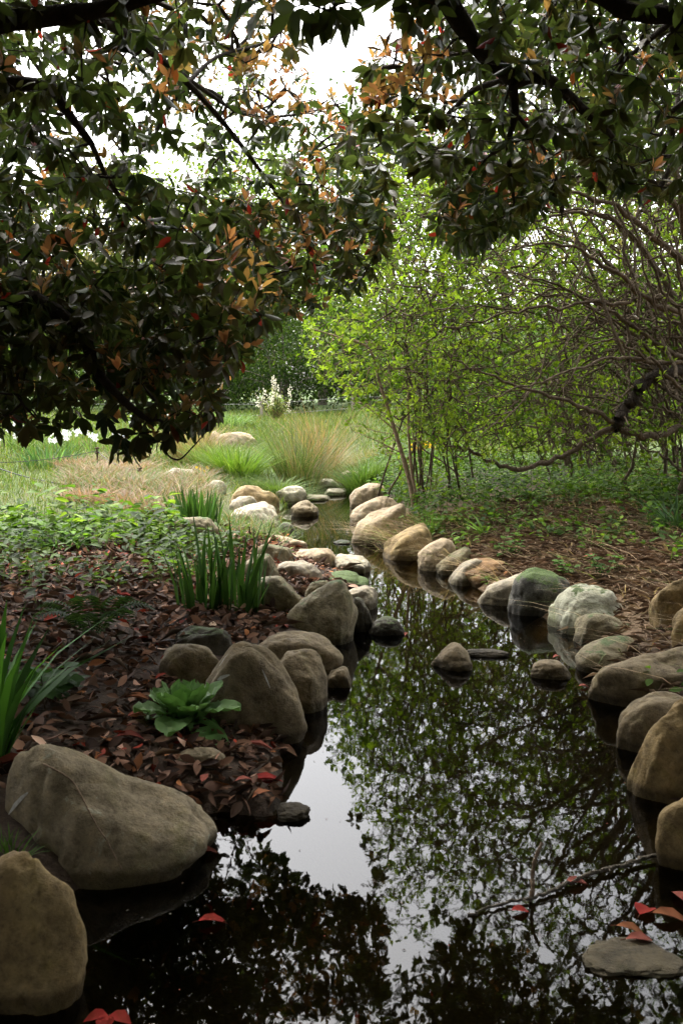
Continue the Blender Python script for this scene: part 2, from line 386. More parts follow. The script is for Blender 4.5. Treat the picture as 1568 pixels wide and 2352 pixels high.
# ------------------------------------------------------------------ rocks
def rock(label, x0, x1, yt, yb, mat, kb=.8, zb=0., seed=0, p=14, nf=12, bury=.06, skew=0., peak=None, sub=4, rough=.05, name="boulder", yaw=None, group="rocks along the stream", wx=0., flat=None, box=.82):
    rs = np.random.default_rng(1000+seed); sub0 = sub
    if zb == 0. and sub < 5: kb *= 1.4
    if sub == 4: sub = 5
    cxp = (x0+x1)/2; zg = 0. if zb == 0. else None
    pf = at_z(cxp, yb, 0.) if zb == 0. else (at_ground(cxp, yb) if zb == 'g' else at_z(cxp, yb, zb))
    z0 = 0. if zb == 0. else (pf[2]-.01 if zb == 'g' else zb)
    Yf = pf[1]; a = (x1-x0)/2/F*(Yf*1.05)
    for _ in range(4):
        b_ = kb*a; Y0 = Yf+.93*b_; a = (x1-x0)/2/F*(Y0*CT+(CAM_H-z0)*ST)
    X0 = (cxp-CX)/F*(Y0*CT+(CAM_H-z0-.1)*ST)
    lo, hi = .01, 2.
    th = np.linspace(0, 2*math.pi, 60)
    for _ in range(30):
        c_ = (lo+hi)/2; pts = np.stack([np.full(60, X0), Y0+b_*np.cos(th), z0+bury*c_+c_*np.sin(th)], 1)
        if proj(pts)[:, 1].min() > yt: lo = c_
        else: hi = c_
    if flat: c_ = flat
    bm = bmesh.new(); bmesh.ops.create_icosphere(bm, subdivisions=sub, radius=1.0)
    U = np.array([v.co for v in bm.verts]); faces = np.array([[v.index for v in f.verts] for f in bm.faces]); bm.free()
    U = nrm(U); N = nrm(rs.normal(0, 1, (nf, 3))*np.array([1, 1, .8])); D = rs.uniform(.62, 1.0, nf)
    dots = np.maximum(U@N.T, 0)/D
    r = (1+(dots**p).sum(1))**(-1/p)
    V = U*r[:, None]
    if peak is None and sub < 6: V = np.sign(V)*np.abs(V)**(box if sub0 < 5 else 1.0)
    off = rs.uniform(-50, 50, 3)
    nz = np.array([mnoise.noise(Vector(u*1.4+off))*.13+mnoise.noise(Vector(u*3.4+off))*rough+mnoise.noise(Vector(u*8+off))*rough*.35 for u in U])
    rg = np.array([abs(mnoise.noise(Vector(u*1.7-off))) for u in U]); nz = nz-.055*np.clip(1-rg/.07, 0, 1)**1.5+.03*np.clip(rg-.2, 0, 1)   # creases between swells
    V = V*(1+nz)[:, None]
    if wx: V[:, 0] += wx*V[:, 2]
    if skew: V[:, 2] *= np.where(V[:, 2] > 0, 1-skew*V[:, 0], 1)
    if peak is not None:
        xc, k = peak; V[:, 2] *= np.where(V[:, 2] > 0, np.maximum(.3, 1-k*np.abs(V[:, 0]-xc)**1.3), 1)
    mn, mx = V.min(0), V.max(0); V = (V-(mn+mx)/2)/((mx-mn)/2)
    V = V*np.array([a, b_, c_])
    o = mesh_np(name, V, [faces], ROCK[mat]); o.location = (X0, Y0, z0+bury*c_)
    if yaw: o.rotation_euler[2] = yaw
    tag(o, label, "rock", group); return o
rock("huge smooth tan boulder at lower left with a dry stem across it", -10, 492, 1712, 2040, 'tan', .62, seed=11, p=7, nf=8, skew=.6, sub=5, bury=.05)
rock("golden brown boulder cut by the lower left corner of the picture", -90, 203, 1968, 2330, 'gold', .75, seed=2, p=6, sub=5, skew=.1)
rock("tall peaked boulder with white streaks behind the leaf rosette", 440, 706, 1474, 1722, 'brown', .62, seed=33, p=6, nf=8, peak=(-.25, .42), sub=5)
rock("rounded brown boulder tucked against the right of the peaked boulder", 612, 752, 1492, 1640, 'brown', .8, seed=4, p=7, skew=-.05)
rock("wide flat topped boulder lying behind the peaked boulder", 578, 788, 1452, 1560, 'brown', .5, seed=5, p=12)
rock("low rounded boulder left of the peaked boulder", 365, 525, 1478, 1570, 'brown', .6, zb='g', seed=6, bury=.3)
rock("dark mossy stone with a hollow in the leaf litter", 398, 535, 1440, 1500, 'dark', .6, zb='g', seed=7, rough=.08)
rock("large upright egg shaped boulder on the left bank", 648, 822, 1328, 1485, 'olive', .75, seed=81, p=6)
rock("dull olive boulder just behind the iris clump", 555, 700, 1322, 1405, 'olive', .7, zb='g', seed=9)
rock("olive boulder hidden behind the iris blades", 560, 642, 1272, 1335, 'olive', .8, zb='g', seed=10)
rock("small grey boulder showing above the egg shaped boulder", 700, 770, 1333, 1390, 'olive', .8, zb=.12, seed=101)
rock("flat stone capped with dark moss on the left bank", 730, 848, 1311, 1360, 'moss', .7, seed=111)
rock("smooth grey flat stone leaning over the water", 778, 868, 1347, 1402, 'grey', .6, seed=12, skew=-.1)
rock("dark angular stone below the grey flat stone", 795, 856, 1372, 1452, 'dark', .6, seed=13)
rock("low dark mossy stone alone in the water near left bank", 845, 937, 1415, 1460, 'dark', .6, seed=14)
rock("whitish flat stone at the bend of the left bank", 765, 851, 1272, 1318, 'pale', .75, seed=15)
rock("rough tan stone left of the whitish flat stone", 668, 785, 1254, 1315, 'pink', .7, seed=16, p=14, nf=13, rough=.06)
rock("rough lichened stone in front of the rough tan stone", 622, 740, 1288, 1350, 'grey', .7, zb=.08, seed=17, p=14, nf=14, rough=.07)
rock("long low flat stone above the small green weed", 598, 706, 1230, 1268, 'pink', .6, seed=18, zb=.03)
rock("small olive stone under the long low flat stone", 588, 676, 1248, 1296, 'olive', .7, zb='g', seed=19)
rock("smooth olive boulder between the two iris clumps", 380, 502, 1186, 1248, 'olive', .6, zb='g', seed=20)
rock("large tan boulder under the tall grass", 522, 643, 1113, 1190, 'gold', .7, seed=21, zb=.08, p=12)
rock("pale grey boulder in front of the large tan boulder", 527, 602, 1138, 1190, 'pale', .7, zb=.1, seed=22)
rock("big whitish angular boulder on the left waterside", 515, 642, 1154, 1232, 'pale', .7, seed=23, p=16, nf=12)
rock("small dark stone right of the whitish angular boulder", 633, 682, 1200, 1238, 'dark', .7, seed=24)
rock("brown stone standing in the upper stream", 668, 732, 1149, 1187, 'brown', .7, seed=25)
rock("pale boulder half hidden by the tall grass", 632, 705, 1116, 1150, 'pale', .7, seed=26, zb=.05)
rock("white stone at the head of the stream", 728, 782, 1098, 1124, 'pale', .7, seed=27, p=14)
rock("flat whitish stone lying across the upper stream", 742, 796, 1121, 1138, 'pale', .8, seed=28)
rock("tan stone closing the far end of the stream", 772, 832, 1080, 1100, 'pink', .8, seed=29)
rock("small flat stone in the riffle of the upper stream", 700, 760, 1136, 1150, 'grey', .8, seed=291)
rock("long pinkish boulder on the far lawn", 488, 592, 992, 1032, 'pink', .5, zb='g', seed=30)
rock("small pinkish stone beside the long pinkish boulder", 478, 520, 990, 1022, 'pink', .7, zb='g', seed=301)
rock("flat pale stone among the grasses by yellow flowers", 372, 452, 1074, 1106, 'pale', .7, zb='g', seed=31)
rock("small pale stone half buried in the grasses", 470, 520, 1103, 1135, 'pale', .7, zb='g', seed=312)
rock("small reddish stone in the water by left bank boulders", 748, 812, 1530, 1580, 'brown', .7, seed=32)
rock("thin muddy stone at the tip of the leafy spit", 635, 713, 1836, 1888, 'mud', .75, seed=335, p=12, rough=.1, flat=.035)
rock("flat slab lying below the leaf rosette", 402, 528, 1714, 1762, 'tan', .6, zb='g', seed=34)
# right bank
g2 = "rocks along the stream"
rock("rounded boulder farthest up the right waterside", 802, 890, 1110, 1158, 'pink', .8, seed=41, skew=-0.30, zb=.05)
rock("sandy boulder second from the far end on the right", 803, 920, 1140, 1200, 'pink', .8, seed=42, skew=-0.35, zb=.03)
rock("big pinkish boulder at the right mouth of the upper stream", 803, 934, 1156, 1250, 'pink', .7, seed=43, skew=-0.35)
rock("pale olive boulder with dark foot on the right bank", 872, 1000, 1205, 1288, 'gold', .75, seed=44, skew=-0.45)
rock("tan boulder hung with dry straw", 960, 1056, 1236, 1315, 'pink', .8, seed=45, skew=-0.40)
rock("small greenish boulder right of the straw hung boulder", 1000, 1086, 1256, 1322, 'olive', .8, seed=46, skew=-0.35)
rock("small grey boulder left of the rusty orange boulder", 1026, 1120, 1281, 1346, 'grey', .8, seed=47, skew=-0.40)
rock("rusty orange boulder on the right bank", 1062, 1182, 1284, 1352, 'rust', .7, seed=48, skew=-0.15, bury=.45)
rock("pale grey low boulder in front of the rusty boulder", 1088, 1232, 1312, 1392, 'grey', .7, seed=49, skew=-0.35)
rock("dark boulder topped with bright green moss", 1166, 1310, 1303, 1418, 'moss', .7, seed=50, skew=0.12, p=12)
rock("large pale boulder mottled with yellow lichen", 1266, 1438, 1344, 1462, 'lichen', .7, seed=51, skew=-0.15, p=6)
rock("squarish olive boulder in front of the lichen boulder", 1318, 1464, 1405, 1490, 'olive', .6, seed=52, p=16)
rock("long smooth oval boulder on the right waterside", 1318, 1502, 1463, 1552, 'olive', .6, seed=53, skew=-0.15)
rock("broad flat brown slab on the right waterside", 1350, 1680, 1482, 1632, 'brown', .55, seed=54, p=14, skew=-.25, sub=5)
rock("smooth grey brown boulder right edge below the flat slab", 1413, 1640, 1596, 1735, 'brown', .6, seed=55, skew=-.2, sub=5)
rock("golden boulder rising at the right edge", 1448, 1680, 1612, 1850, 'gold', .6, seed=56, skew=-0.25, p=6, sub=5)
rock("rounded golden boulder lowest on the right edge", 1498, 1720, 1762, 2005, 'gold', .7, seed=57, skew=-0.20, sub=5)
rock("golden green boulder up the right bank above the litter", 1494, 1640, 1300, 1440, 'gold', .7, zb='g', seed=58, skew=-0.20)
rock("boulder cut by the right edge under the golden green one", 1543, 1680, 1388, 1490, 'gold', .7, zb='g', seed=59)
# in the water
rock("small peaked brown stone in the middle of the pool", 990, 1086, 1477, 1542, 'brown', .7, seed=61, peak=(.05, .35), bury=.05)
rock("thin flat stone right of the peaked brown stone", 1062, 1172, 1485, 1510, 'mud', .3, seed=62, rough=.1, flat=.03)
rock("low ridged stone in the water near the right bank", 1215, 1318, 1514, 1562, 'brown', .6, seed=63, p=14)
rock("flat muddy stone just breaking the surface lower right", 1332, 1562, 2150, 2245, 'grey', .55, seed=64, p=12, nf=14, rough=.16, bury=0., flat=.016)
rock("low dark pebble in the upper pool", 765, 805, 1240, 1250, 'dark', .7, seed=65)

# ------------------------------------------------------------------ trees
def limb_pts(L, depth):
    """list of (px, py) or (px, py, y) -> world points"""
    return np.array([at_y(q[0], q[1], q[2] if len(q) > 2 else depth) for q in L])
def grow(limbs, targets, seg=.14, rtip=.0022, expo=.42, jit=.03, arch=.06, maxr=.02, sides=4):
    nodes = np.concatenate([l[::1] for l in limbs]); par = np.full(len(nodes), -1)
    d0 = np.array([np.min(((nodes-t)**2).sum(1)) for t in targets]); order = np.argsort(d0)
    cap = len(nodes)+len(targets)*40; N = np.empty((cap, 3)); N[:len(nodes)] = nodes; P = np.full(cap, -1); n = len(nodes); n0 = n
    chains = []
    for t in targets[order]:
        k = int(np.argmin(((N[:n]-t)**2).sum(1))); a = N[k]; L = np.linalg.norm(t-a)
        m_ = min(30, max(1, int(round(L/seg)))); ids = [k]; pos = []
        bend = rng.normal(0, 1, 3)*jit*L*2
        for i in range(1, m_+1):
            u = i/m_; q = a+(t-a)*u+(4*u*(1-u))*(bend+np.array([0, 0, arch*L]))
            if i < m_: q = q+rng.normal(0, jit*.35, 3)*min(1, L)
            N[n] = q; P[n] = ids[-1]; ids.append(n); n += 1
        chains.append(ids)
    cnt = np.zeros(n); 
    for c_ in chains: cnt[c_[-1]] += 1
    for i in range(n-1, n0-1, -1): cnt[P[i]] += cnt[i]
    r = np.minimum(maxr, rtip*np.maximum(cnt, 1)**expo)
    mb = MB()
    for ids in chains:
        rr = r[ids].copy(); rr[0] = rr[1]; rr[-1] = rtip*.6
        V, q = tube(N[ids], rr, sides); mb.add(V, q)
    ends = np.array([N[c_[-1]] for c_ in chains]); dirs = nrm(np.array([N[c_[-1]]-N[c_[-2]] for c_ in chains]))
    along = [(N[c_[i]], N[c_[i]]-N[c_[i-1]]) for c_ in chains for i in range(max(1, len(c_)-4), len(c_))]
    return mb, ends, dirs, np.array([q[0] for q in along]), nrm(np.array([q[1] for q in along]))
def whorls(mb, ends, dirs, K, L, wr, cols, spread=(55, 100), droop=.35, up=.25, tmpl=LB):
    n = len(ends); kk = np.repeat(np.arange(n), K); m_ = n*K
    ax = nrm(dirs*.6+np.array([0, 0, up])+rng.normal(0, .35, (n, 3)))[kk]
    ref = nrm(np.cross(ax, rng.normal(0, 1, (n, 3))[kk])); bi = np.cross(ax, ref)
    ph = np.tile(np.arange(K)*2*math.pi/K, n)+rng.normal(0, .6, m_); al = np.radians(rng.uniform(*spread, m_))
    d = ax*np.cos(al)[:, None]+(ref*np.cos(ph)[:, None]+bi*np.sin(ph)[:, None])*np.sin(al)[:, None]
    dr = droop[kk] if isinstance(droop, np.ndarray) else droop
    d = d-np.array([0, 0, 1])*(np.asarray(dr)*rng.uniform(.5, 1.4, m_))[:, None]
    d = nrm(d); nor = nrm(ax+rng.normal(0, .25, (m_, 3)))
    LL = L*rng.uniform(.6, 1.15, m_); pos = ends[kk]-ax*(L*rng.uniform(0, .55, m_))[:, None]+d*.012
    keep = rng.uniform(0, 1, m_) > .12
    place_leaves(mb, tmpl, pos[keep], d[keep], nor[keep], LL[keep], (LL*wr)[keep], cols[kk][keep] if len(cols) == n else cols[keep])
def px_volume(poly, n, d0, d1, excl=None):
    poly = np.asarray(poly, float); lo, hi = poly.min(0), poly.max(0); out = []
    k = 0
    while k < n:
        q = rng.uniform(lo, hi, (n*3, 2)); q = q[in_poly(q, poly)]
        y = rng.uniform(d0, d1, len(q)); p = at_y(q[:, 0], q[:, 1], y)
        p = clear_gap(p); out.append(p); k += len(p)
    return np.concatenate(out)[:n]
# the opening in the canopy over the stream: no leaves stand where the sky shows through it, seen directly or mirrored in the water
SKYGAP = [(650, -80), (905, -80), (895, 60), (830, 130), (800, 205), (735, 205), (690, 130)]
SKYREF = [(525, 1880), (560, 1900), (640, 1975), (720, 2060), (790, 2050), (850, 2070), (860, 2000), (830, 1930), (800, 1850), (760, 1760), (700, 1690), (650, 1760), (600, 1840)]
def clear_gap(p):
    a = in_poly(proj(p), SKYGAP); q = p*np.array([1, 1, -1]); b_ = in_poly(proj(q), SKYREF)
    return p[~(a | b_)]
def mk_limb(root, pts, r0, r1, mat, name='branch', sides=8, n=6, wob=.0):
    P = smooth_path(pts, n); k = len(P)
    P = P+rng.normal(0, 1, P.shape)*wob
    r = r0+(r1-r0)*np.linspace(0, 1, k)**.8; r = r*(1+.06*np.sin(np.arange(k)*1.3+rng.uniform(0, 6))+rng.normal(0, .05, k))
    V, q = tube(P, r, sides); o = mesh_np(name, V-np.array(root.location), [q], mat, parent=root)
    return P

# --- the dark broadleaf trees overhanging the stream
GREEN = (.048, .07, .02); GREEN2 = (.03, .048, .014); ORANGE = (.34, .16, .08); TAN = (.17, .115, .045); RED = (.2, .018, .015)
def dark_leaves(root, ends, dirs, f_or, L=.1, K=9):
    n = len(ends); u = rng.uniform(0, 1, n); isor = u < f_or
    mb = MB()
    e, d = ends[~isor], dirs[~isor]
    whorls(mb, e, d, K, L, .195, pick([GREEN, GREEN2, (.05, .055, .018)], [5, 4, 2], len(e)), (40, 115), .75, .1)
    e, d = ends[isor], dirs[isor]
    if len(e): whorls(mb, e, d, 6, L*.85, .19, pick([ORANGE, TAN, (.26, .15, .06)], [5, 3, 3], len(e), .2), (15, 65), .02, 1.1)
    k = rng.uniform(0, 1, n) < .13
    whorls(mb, ends[k], dirs[k], 1, L*1.0, .2, pick([RED, (.18, .02, .016), (.2, .06, .02)], [4, 3, 2], int(k.sum())), (70, 130), .8, 0.)
    return mb.build('crown', M['glossy_leaf'], root, None)
def roof_leaves(root, ends, dirs, L=.23, per=4, reach=.35):  # unseen foliage, leaves enlarged and multiplied to darken the near ground
    """each twig end carries a few side sprigs, each ending in a whorl"""
    k = np.repeat(np.arange(len(ends)), per); off = rng.normal(0, reach*.55, (len(k), 3)); p = ends[k]+off
    p = clear_gap(p); mb = MB()
    whorls(mb, p, nrm(off[:len(p)]), 8, L, .2, pick([GREEN, GREEN2, (.05, .055, .018), TAN], [5, 4, 2, .5], len(p)), (50, 105), .3, .3, LS)
    o = mb.build('crown', M['glossy_leaf'], root); shift(o, root)
def shift(o, root):
    me = o.data; v = np.empty(len(me.vertices)*3, np.float32); me.vertices.foreach_get('co', v)
    v = v.reshape(-1, 3)-np.array(root.location, np.float32); me.vertices.foreach_set('co', v.ravel()); me.update()

def crown_top(n, x0, x1):
    t = np.stack([rng.uniform(x0, x1, n*3), rng.uniform(4.2, 8.5, n*3), rng.uniform(3.6, 6.2, n*3)], 1); q = proj(t); m_ = proj(t*np.array([1, 1, -1]))
    return clear_gap(t[(q[:, 1] < -40) & (m_[:, 1] > 2400)][:n])
# left tree
base = np.array([-3.6, 5.2, gz(-3.6, 5.2)])
lt = empty("evergreen_tree", base, "dark broadleaf evergreen with orange young leaves hanging over the left bank", "tree")
lim = []
T0 = [base+[0, 0, -.1], base+[.15, 0, .8], base+[.1, -.1, 1.6], base+[.3, -.3, 2.4], base+[.6, -.5, 3.2]]
lim.append(mk_limb(lt, T0, .2, .12, M['dark_bark'], 'trunk', 12))
top = np.array(T0[-1]); mid = np.array(T0[2])
for pts, r0, r1 in [
    ([top, *limb_pts([(-160, 70), (0, 48), (190, 28), (340, -8), (520, -70)], 4.6)], .075, .03),
    ([top, *limb_pts([(-140, 180), (0, 190), (110, 200), (150, 250), (210, 330)], 4.8)], .06, .015),
    ([mid, *limb_pts([(-150, 690), (0, 715), (70, 690), (135, 722), (190, 765), (222, 850), (290, 925), (340, 965)], 5.0)], .08, .012),
    ([*limb_pts([(70, 690, 5.0), (160, 640, 5.4), (300, 660, 5.8), (420, 640, 6.2), (540, 600, 6.6), (660, 620, 7.0)], 5)], .022, .008),
    ([*limb_pts([(200, 28, 4.6), (330, 105, 5.6), (430, 190, 6.0), (520, 290, 6.3), (600, 395, 6.6), (665, 480, 6.9), (740, 545, 7.2)], 5)], .026, .008),
    ([*limb_pts([(330, 105, 5.6), (480, 215, 6.6), (570, 265, 7.2), (690, 262, 7.8), (790, 235, 8.2)], 5)], .018, .006),
    ([*limb_pts([(430, 190, 6.0), (500, 130, 6.6), (600, 100, 7.2), (660, 60, 7.6)], 5)], .015, .006),
    ([*limb_pts([(222, 850, 5.0), (270, 760, 5.4), (380, 740, 5.8), (480, 790, 6.2), (520, 860, 6.4)], 5)], .015, .005),
    ([*limb_pts([(135, 722, 5.0), (60, 800, 5.1), (40, 900, 5.2), (90, 970, 5.2)], 5)], .015, .005),
    ([*limb_pts([(210, 330, 4.8), (260, 430, 5.2), (340, 520, 5.6), (420, 560, 6.0)], 5)], .015, .006),
    ([*limb_pts([(340, 965, 5.0), (372, 968, 5.0), (388, 1000, 5.0), (383, 1040, 5.0), (410, 1056, 5.0), (440, 1030, 5.05), (475, 990, 5.1)], 5)], .008, .003),
]: lim.append(mk_limb(lt, pts, r0, r1, M['dark_bark']))
tg = [px_volume([(-300, 380), (330, 400), (480, 440), (570, 560), (640, 640), (660, 700), (590, 790), (540, 850), (505, 900), (420, 870), (330, 900), (200, 900), (-300, 930)], 1300, 4.7, 7.6),
      px_volume([(-300, 600), (200, 600), (450, 620), (560, 700), (510, 880), (300, 880), (-300, 900)], 330, 4.7, 6.2),
      px_volume([(-300, -200), (420, -200), (430, 120), (380, 300), (330, 420), (-300, 420)], 880, 4.4, 8.5),
      px_volume([(380, -200), (680, -200), (690, 60), (740, 190), (800, 260), (850, 330), (800, 400), (640, 330), (560, 260), (400, 270)], 430, 6.2, 9.5),
      px_volume([(400, 280), (640, 280), (800, 390), (850, 450), (640, 470), (430, 420)], 70, 6.2, 9.),
      px_volume([(480, 440), (640, 470), (840, 430), (900, 490), (890, 550), (850, 620), (800, 680), (700, 735), (620, 700), (560, 580)], 330, 6.0, 8.8),
      px_volume([(-300, 900), (100, 900), (480, 890), (505, 950), (440, 985), (300, 960), (180, 965), (60, 1000), (-300, 1010)], 150, 4.8, 6.0),
      px_volume([(255, 1000), (330, 980), (400, 985), (380, 1035), (300, 1050)], 12, 4.9, 5.2), crown_top(600, -6, -.2)]
tg = np.concatenate(tg)
mb, e, d, _, _ = grow(lim, tg, .13, .0026, .4)
o = mb.build('branching', M['dark_bark'], lt); shift(o, lt)
pp = proj(e); f_or = np.clip(.09+.42*sstep(420, 100, pp[:, 1])*sstep(200, 620, pp[:, 0])+.22*sstep(430, 700, pp[:, 0])+.25*sstep(860, 960, pp[:, 1]), 0, .68)
shift(dark_leaves(lt, e, d, f_or), lt)
# near drooping spray from the same canopy, top centre
# right tree
base = np.array([4.4, 4.6, gz(4.4, 4.6)])
rt = empty("evergreen_tree", base, "dark broadleaf evergreen whose forked limb drops from the upper right", "tree")
T0 = [base+[0, 0, -.1], base+[-.1, .05, 1.2], base+[-.05, .1, 2.4], base+[-.3, .1, 3.6], base+[-.8, .1, 4.4]]
lim = [mk_limb(rt, T0, .18, .1, M['dark_bark'], 'trunk', 12)]
top = np.array(T0[-1])
for pts, r0, r1 in [
    ([top, top+[-1.3, .3, .3], *limb_pts([(960, -160), (1030, 5), (1105, 115), (1175, 180)], 5.0)], .075, .04),
    ([*limb_pts([(1175, 180, 5.0), (1255, 182, 5.1), (1330, 245, 5.3), (1395, 305, 5.5), (1440, 380, 5.7), (1500, 420, 5.9)], 5)], .04, .012),
    ([*limb_pts([(1175, 180, 5.0), (1182, 260, 5.1), (1166, 330, 5.2), (1172, 400, 5.3), (1180, 465, 5.4)], 5)], .025, .008),
    ([*limb_pts([(1175, 180, 5.0), (1090, 205, 5.3), (1040, 250, 5.6), (990, 290, 6.0), (900, 285, 6.4), (850, 270, 6.8)], 5)], .018, .006),
    ([top+[-.2, 0, -.4], *limb_pts([(1640, 60), (1560, 36), (1450, 28), (1370, -10), (1280, -60)], 4.8)], .06, .03),
    ([*limb_pts([(1560, 36, 4.8), (1480, 100, 5.2), (1420, 160, 5.5), (1400, 260, 5.8)], 5)], .018, .007),
    ([*limb_pts([(1105, 115, 5.0), (1010, 130, 5.6), (930, 170, 6.2), (860, 160, 6.8)], 5)], .016, .006),
    ([*limb_pts([(1182, 260, 5.1), (1240, 330, 5.4), (1280, 420, 5.8), (1290, 500, 6.2)], 5)], .012, .005),
    ([*limb_pts([(1166, 330, 5.2), (1100, 380, 5.6), (1060, 460, 6.0), (1040, 540, 6.2)], 5)], .012, .005),
]: lim.append(mk_limb(rt, pts, r0, r1, M['dark_bark']))
tg = [px_volume([(790, 150), (850, 70), (960, 30), (1010, -200), (1800, -200), (1800, 300), (1568, 290), (1450, 330), (1330, 400), (1250, 440), (1100, 380), (960, 380), (870, 350), (800, 290)], 1150, 4.6, 8.2),
      px_volume([(990, 330), (1240, 380), (1280, 440), (1190, 520), (1060, 575), (1000, 540)], 210, 5.2, 7.4),
      px_volume([(1300, 300), (1800, 280), (1800, 420), (1500, 440), (1350, 420)], 130, 5., 7.),
      px_volume([(800, 300), (880, 360), (900, 420), (850, 540), (800, 420)], 50, 6, 8.), crown_top(600, .2, 6)]
tg = np.concatenate(tg)
mb, e, d, _, _ = grow(lim, tg, .13, .0026, .4)
shift(mb.build('branching', M['dark_bark'], rt), rt)
pp = proj(e); f_or = np.clip(.03+.6*sstep(1060, 880, pp[:, 0])*sstep(330, 200, pp[:, 1])+.04, 0, .7)
shift(dark_leaves(rt, e, d, f_or), rt)
# tree behind the viewer's shoulder: its crown roofs the near pool, its lowest spray hangs into the top of the view
base = np.array([-2.9, 0.2, gz(-2.9, .2)])
nt_ = empty("evergreen_tree", base, "near evergreen showing only a dark leaf spray hanging in at top centre", "tree")
T0 = [base+[0, 0, -.1], base+[.1, .1, 1.2], base+[.25, .1, 2.4], base+[.6, .3, 3.6]]
lim = [mk_limb(nt_, T0, .17, .11, M['dark_bark'], 'trunk', 12)]
top = np.array(T0[-1])
for q in [(-2, 3.5, 4.6), (0, 2, 4.5), (2.5, 2.2, 4.8), (1.5, -1.5, 4.8), (-1, -2.5, 4.6), (-4.5, 1, 4.7), (4.2, .2, 4.9)]:
    q = np.array(q, float); lim.append(mk_limb(nt_, [top, top*.6+q*.4+[0, 0, .3], q], .07, .02, M['dark_bark']))
spr = limb_pts([(700, -330, 3.3), (735, -140, 3.4), (760, -30, 3.5)], 3)
lim.append(mk_limb(nt_, [np.array([0, 2, 4.5]), *spr], .02, .004, M['dark_bark']))
n_ = 3600; tg = np.stack([rng.uniform(-7, 7, n_), rng.uniform(-5.5, 5.2, n_), rng.uniform(3.6, 5.6, n_)], 1)
q = proj(tg); tg = tg[(q[:, 1] < -60) | (tg[:, 1] < .5)]; tg = clear_gap(tg)
spray = at_y(np.array([665, 700, 740, 775, 805, 812, 760]), np.array([20, 8, -5, 10, 5, 30, 25]), np.array([3.3, 3.4, 3.5, 3.5, 3.6, 3.6, 3.4]))
mb, e, d, al, ad_ = grow(lim, np.concatenate([tg, spray]), .3, .003, .4)
shift(mb.build('branching', M['dark_bark'], nt_), nt_)
near = e[:, 1] > 2.2; sprn = (proj(e)[:, 1] > -60) & (e[:, 1] > 2)
shift(dark_leaves(nt_, e[sprn], d[sprn], np.full(int(sprn.sum()), .02), .12, 8), nt_)
roof_leaves(nt_, e[~sprn], d[~sprn])

# unseen evergreen shrubs added to block light beside and behind the viewer
for lb, x_, y_, w_, h_ in [("unseen evergreen shrub added for shade on the left bank", -6.2, 2.2, 4.2, 4.2), ("unseen evergreen shrub added for shade behind the left bank", -4.5, -4.0, 5, 4.2),
                           ("unseen evergreen shrub added for shade behind the viewer", .5, -6.5, 6, 4.2), ("unseen evergreen shrub added for shade on the right bank", 6.6, 1.2, 4.4, 4.4), ("unseen evergreen shrub added for shade behind the right bank", 5.0, -4.2, 5, 4.2)]:
    base = np.array([x_, y_, gz(x_, y_)]); es = empty("shade_shrub", base, lb, "shrub"); n_ = 620
    u = nrm(rng.normal(0, 1, (n_, 3)))*rng.uniform(.3, 1, (n_, 1))**.4; tg = base+np.stack([u[:, 0]*w_/2, u[:, 1]*w_/2, h_*(.55+.5*u[:, 2])], 1)
    q = proj(tg); tg = tg[(tg[:, 1] < .5) | (q[:, 0] < -330) | (q[:, 0] > 1900)]
    lim = [mk_limb(es, [base-[0, 0, .1], base*.6+tg[k]*.4+[0, 0, .3], tg[k]], .05, .015, M['dark_bark']) for k in range(8)]
    mb, e, d, al, ad_ = grow(lim, tg, .3, .004, .4); shift(mb.build('branching', M['dark_bark'], es), es)
    roof_leaves(es, e, d, .22, 4, .3)
